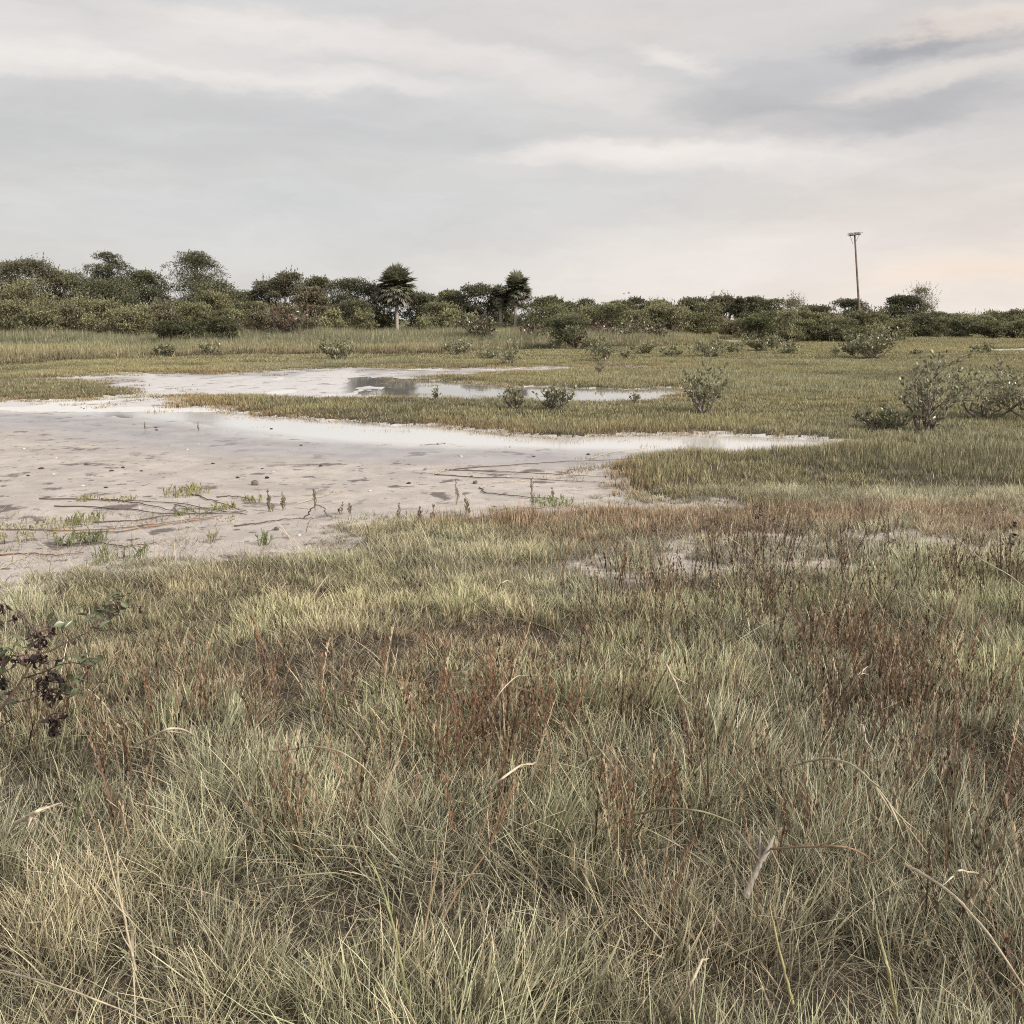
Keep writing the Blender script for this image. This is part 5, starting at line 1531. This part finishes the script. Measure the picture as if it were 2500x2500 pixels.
def build_world():
    nt = wd.node_tree; nt.nodes.clear(); L = nt.links.new
    out = nt.nodes.new('ShaderNodeOutputWorld')
    tc = nt.nodes.new('ShaderNodeTexCoord'); dv = tc.outputs['Generated']

    def mth(op, x, y=0.0, z=None):
        q = nt.nodes.new('ShaderNodeMath'); q.operation = op
        for i, s in enumerate((x, y, z)):
            if s is None: continue
            if isinstance(s, (int, float)): q.inputs[i].default_value = s
            else: L(s, q.inputs[i])
        return q.outputs[0]

    def mr(x, a0, a1, b0, b1, st='SMOOTHSTEP'):
        q = nt.nodes.new('ShaderNodeMapRange'); q.interpolation_type = st
        L(x, q.inputs[0])
        for i, s in enumerate((a0, a1, b0, b1)): q.inputs[i + 1].default_value = s
        return q.outputs[0]

    def mix(f, a, b):
        q = nt.nodes.new('ShaderNodeMix'); q.data_type = 'RGBA'
        L(f, q.inputs[0]) if not isinstance(f, (int, float)) else setattr(q.inputs[0], 'default_value', f)
        for i, s in ((6, a), (7, b)):
            if isinstance(s, tuple): q.inputs[i].default_value = s + (1,)
            else: L(s, q.inputs[i])
        return q.outputs[2]
    sep = nt.nodes.new('ShaderNodeSeparateXYZ'); L(dv, sep.inputs[0])
    az = mth('ARCTAN2', sep.outputs[0], sep.outputs[1])
    el = mth('ARCSINE', sep.outputs[2])
    cmb = nt.nodes.new('ShaderNodeCombineXYZ'); L(az, cmb.inputs[0]); L(el, cmb.inputs[1])
    ae = cmb.outputs[0]

    def noise(vec, scale, detail, rough, sx, sy, off=0.0, rot=0.0):
        mp = nt.nodes.new('ShaderNodeMapping'); mp.inputs['Scale'].default_value = (sx, sy, 1)
        mp.inputs['Location'].default_value = (off, off * .7, off); mp.inputs['Rotation'].default_value = (0, 0, rot)
        L(vec, mp.inputs[0])
        n = nt.nodes.new('ShaderNodeTexNoise'); n.inputs['Scale'].default_value = scale
        n.inputs['Detail'].default_value = detail; n.inputs['Roughness'].default_value = rough
        L(mp.outputs[0], n.inputs['Vector'])
        return n
    # warp so no cloud edge is a clean ellipse
    wn = noise(ae, 3.0, 8, .64, 1.0, 2.8, 3.1)
    vs = nt.nodes.new('ShaderNodeVectorMath'); vs.operation = 'SUBTRACT'; L(wn.outputs['Color'], vs.inputs[0]); vs.inputs[1].default_value = (.5, .5, .5)
    vsc = nt.nodes.new('ShaderNodeVectorMath'); vsc.operation = 'MULTIPLY'; L(vs.outputs[0], vsc.inputs[0]); vsc.inputs[1].default_value = (.32, .11, 0)
    va = nt.nodes.new('ShaderNodeVectorMath'); va.operation = 'ADD'; L(ae, va.inputs[0]); L(vsc.outputs[0], va.inputs[1])
    wv = va.outputs[0]

    def sb(*c):   # sRGB 0-255 to linear
        return tuple(((k / 255 + .055) / 1.055) ** 2.4 for k in c)

    def cloud(u, v, du, dv_, rot, base, colr, amt, inner=0.15):
        d = ray(u, v); a0 = math.atan2(d.x, d.y); e0 = math.atan2(d.z, math.hypot(d.x, d.y))
        mp = nt.nodes.new('ShaderNodeMapping'); mp.vector_type = 'TEXTURE'
        mp.inputs['Location'].default_value = (a0, e0, 0)
        mp.inputs['Rotation'].default_value = (0, 0, R(rot))
        mp.inputs['Scale'].default_value = (du / 2500.0, dv_ / 2500.0, 1)
        L(wv, mp.inputs[0])
        ln = nt.nodes.new('ShaderNodeVectorMath'); ln.operation = 'LENGTH'; L(mp.outputs[0], ln.inputs[0])
        f = mr(ln.outputs['Value'], inner, 1.0, amt, 0.0)
        return mix(f, base, sb(*colr))
    # base: grey-blue altostratus, warmer and brighter to the right and at the horizon
    horiz = mr(el, 0.0, 0.17, 1, 0)
    rightw = mr(az, -0.15, 0.6, 0, 1)
    base = mix(mr(el, 0.02, 0.30, 0, 1), sb(212, 210, 207), sb(203, 203, 203))
    base = mix(mth('MULTIPLY', rightw, .8), base, sb(212, 207, 204))
    peach = mth('MULTIPLY', horiz, mr(az, 0.0, 0.45, 0, 1))
    base = mix(mth('MULTIPLY', peach, .95), base, sb(234, 220, 208))
    base = mix(mth('MULTIPLY', mr(el, .0, .12, .75, 0), mr(az, -.12, .25, 0, 1)), base, sb(230, 222, 215))
    # high bright veil toward the zenith: the sky above the frame lights the ground
    base = mix(mr(el, 0.30, 0.52, 0, 1), base, sb(216, 212, 209))
    c = base
    c = cloud(150, 60, 1500, 130, 0, c, (221, 217, 214), .8)
    c = cloud(300, 150, 1100, 55, -3, c, (233, 228, 223), .8)
    c = cloud(900, 100, 900, 60, -8, c, (227, 221, 217), .8)
    c = cloud(1250, 190, 500, 60, -12, c, (226, 220, 216), .6)
    c = cloud(100, 330, 1300, 130, -2, c, (197, 197, 197), .85)
    c = cloud(900, 320, 900, 90, -7, c, (197, 197, 198), .75)
    c = cloud(1500, 30, 700, 90, 0, c, (218, 212, 209), .8)
    c = cloud(1720, 375, 620, 75, 3, c, (232, 226, 221), .95)
    c = cloud(1500, 372, 330, 40, 8, c, (236, 229, 224), .7)
    c = cloud(2250, 350, 560, 60, 10, c, (228, 221, 217), .55)
    c = cloud(1950, 210, 420, 120, 6, c, (190, 190, 192), .85)
    c = cloud(2150, 262, 620, 100, -2, c, (178, 178, 181), .9)
    c = cloud(2000, 160, 420, 66, -3, c, (192, 191, 193), .75)
    c = cloud(2330, 180, 300, 50, 2, c, (228, 220, 213), .7)
    c = cloud(2290, 88, 260, 44, 3, c, (166, 167, 171), .95)
    c = cloud(2440, 118, 150, 34, 2, c, (184, 182, 184), .7)
    c = cloud(2420, 35, 260, 40, 0, c, (230, 218, 209), .7)
    c = cloud(1650, 118, 200, 34, -10, c, (229, 222, 217), .8)
    c = cloud(700, 520, 1300, 90, 2, c, (205, 207, 207), .6)
    c = cloud(2300, 560, 520, 60, 3, c, (214, 207, 204), .5)
    c = cloud(2400, 690, 420, 60, 2, c, (238, 221, 206), .7)
    c = cloud(1600, 640, 900, 90, 2, c, (232, 225, 219), .7)
    c = cloud(1850, 300, 500, 50, 3, c, (228, 222, 217), .3)
    # fine streaks
    s1 = noise(wv, 5.0, 7, .55, 1.0, 5.5, 7.7, .06)
    f1 = mr(s1.outputs[0], .32, .68, .95, 1.045, 'LINEAR')
    s2 = noise(wv, 16.0, 6, .6, 1.0, 5.0, 17.7, -.08)
    f2 = mr(s2.outputs[0], .3, .7, .975, 1.02, 'LINEAR')
    sc = nt.nodes.new('ShaderNodeVectorMath'); sc.operation = 'SCALE'; L(c, sc.inputs[0]); L(mth('MULTIPLY', f1, f2), sc.inputs['Scale'])
    # overhead and behind: brighter overcast
    up = mth('MULTIPLY', mr(el, .42, 1.1, 1.0, 1.15), 1.0)
    sc2 = nt.nodes.new('ShaderNodeVectorMath'); sc2.operation = 'SCALE'; L(sc.outputs[0], sc2.inputs[0]); L(up, sc2.inputs['Scale'])
    bg = nt.nodes.new('ShaderNodeBackground'); bg.inputs['Strength'].default_value = 1.06
    L(sc2.outputs[0], bg.inputs[0])
    sky = nt.nodes.new('ShaderNodeTexSky'); sky.sky_type = 'NISHITA'; sky.sun_disc = False
    sky.sun_elevation = R(SUN_EL); sky.sun_rotation = R(SUN_AZ)
    bg2 = nt.nodes.new('ShaderNodeBackground'); bg2.inputs['Strength'].default_value = 0.003
    L(sky.outputs[0], bg2.inputs[0])
    ad = nt.nodes.new('ShaderNodeAddShader'); L(bg.outputs[0], ad.inputs[0]); L(bg2.outputs[0], ad.inputs[1])
    L(ad.outputs[0], out.inputs[0])


build_world()
wd.cycles.sampling_method = 'MANUAL'
wd.cycles.sample_map_resolution = 512
sl = bpy.data.lights.new('sun', 'SUN'); sun = bpy.data.objects.new('sun', sl); COL.objects.link(sun)
sl.energy = 4.1; sl.angle = R(3); sl.color = (1.0, .90, .78)
sd = Vector((math.sin(R(SUN_AZ)) * math.cos(R(SUN_EL)), math.cos(R(SUN_AZ)) * math.cos(R(SUN_EL)), math.sin(R(SUN_EL))))
sun.rotation_euler = sd.to_track_quat('Z', 'Y').to_euler()
sun.location = (30, -10, 30)

scene.view_settings.view_transform = 'Standard'
scene.view_settings.look = 'None'
scene.view_settings.exposure = 0
scene.cycles.max_bounces = 4
scene.cycles.diffuse_bounces = 2
scene.cycles.glossy_bounces = 2
scene.cycles.transmission_bounces = 2
scene.cycles.sample_clamp_indirect = 4

scene.cycles.use_denoising = False
scene.cycles.filter_width = 1.1
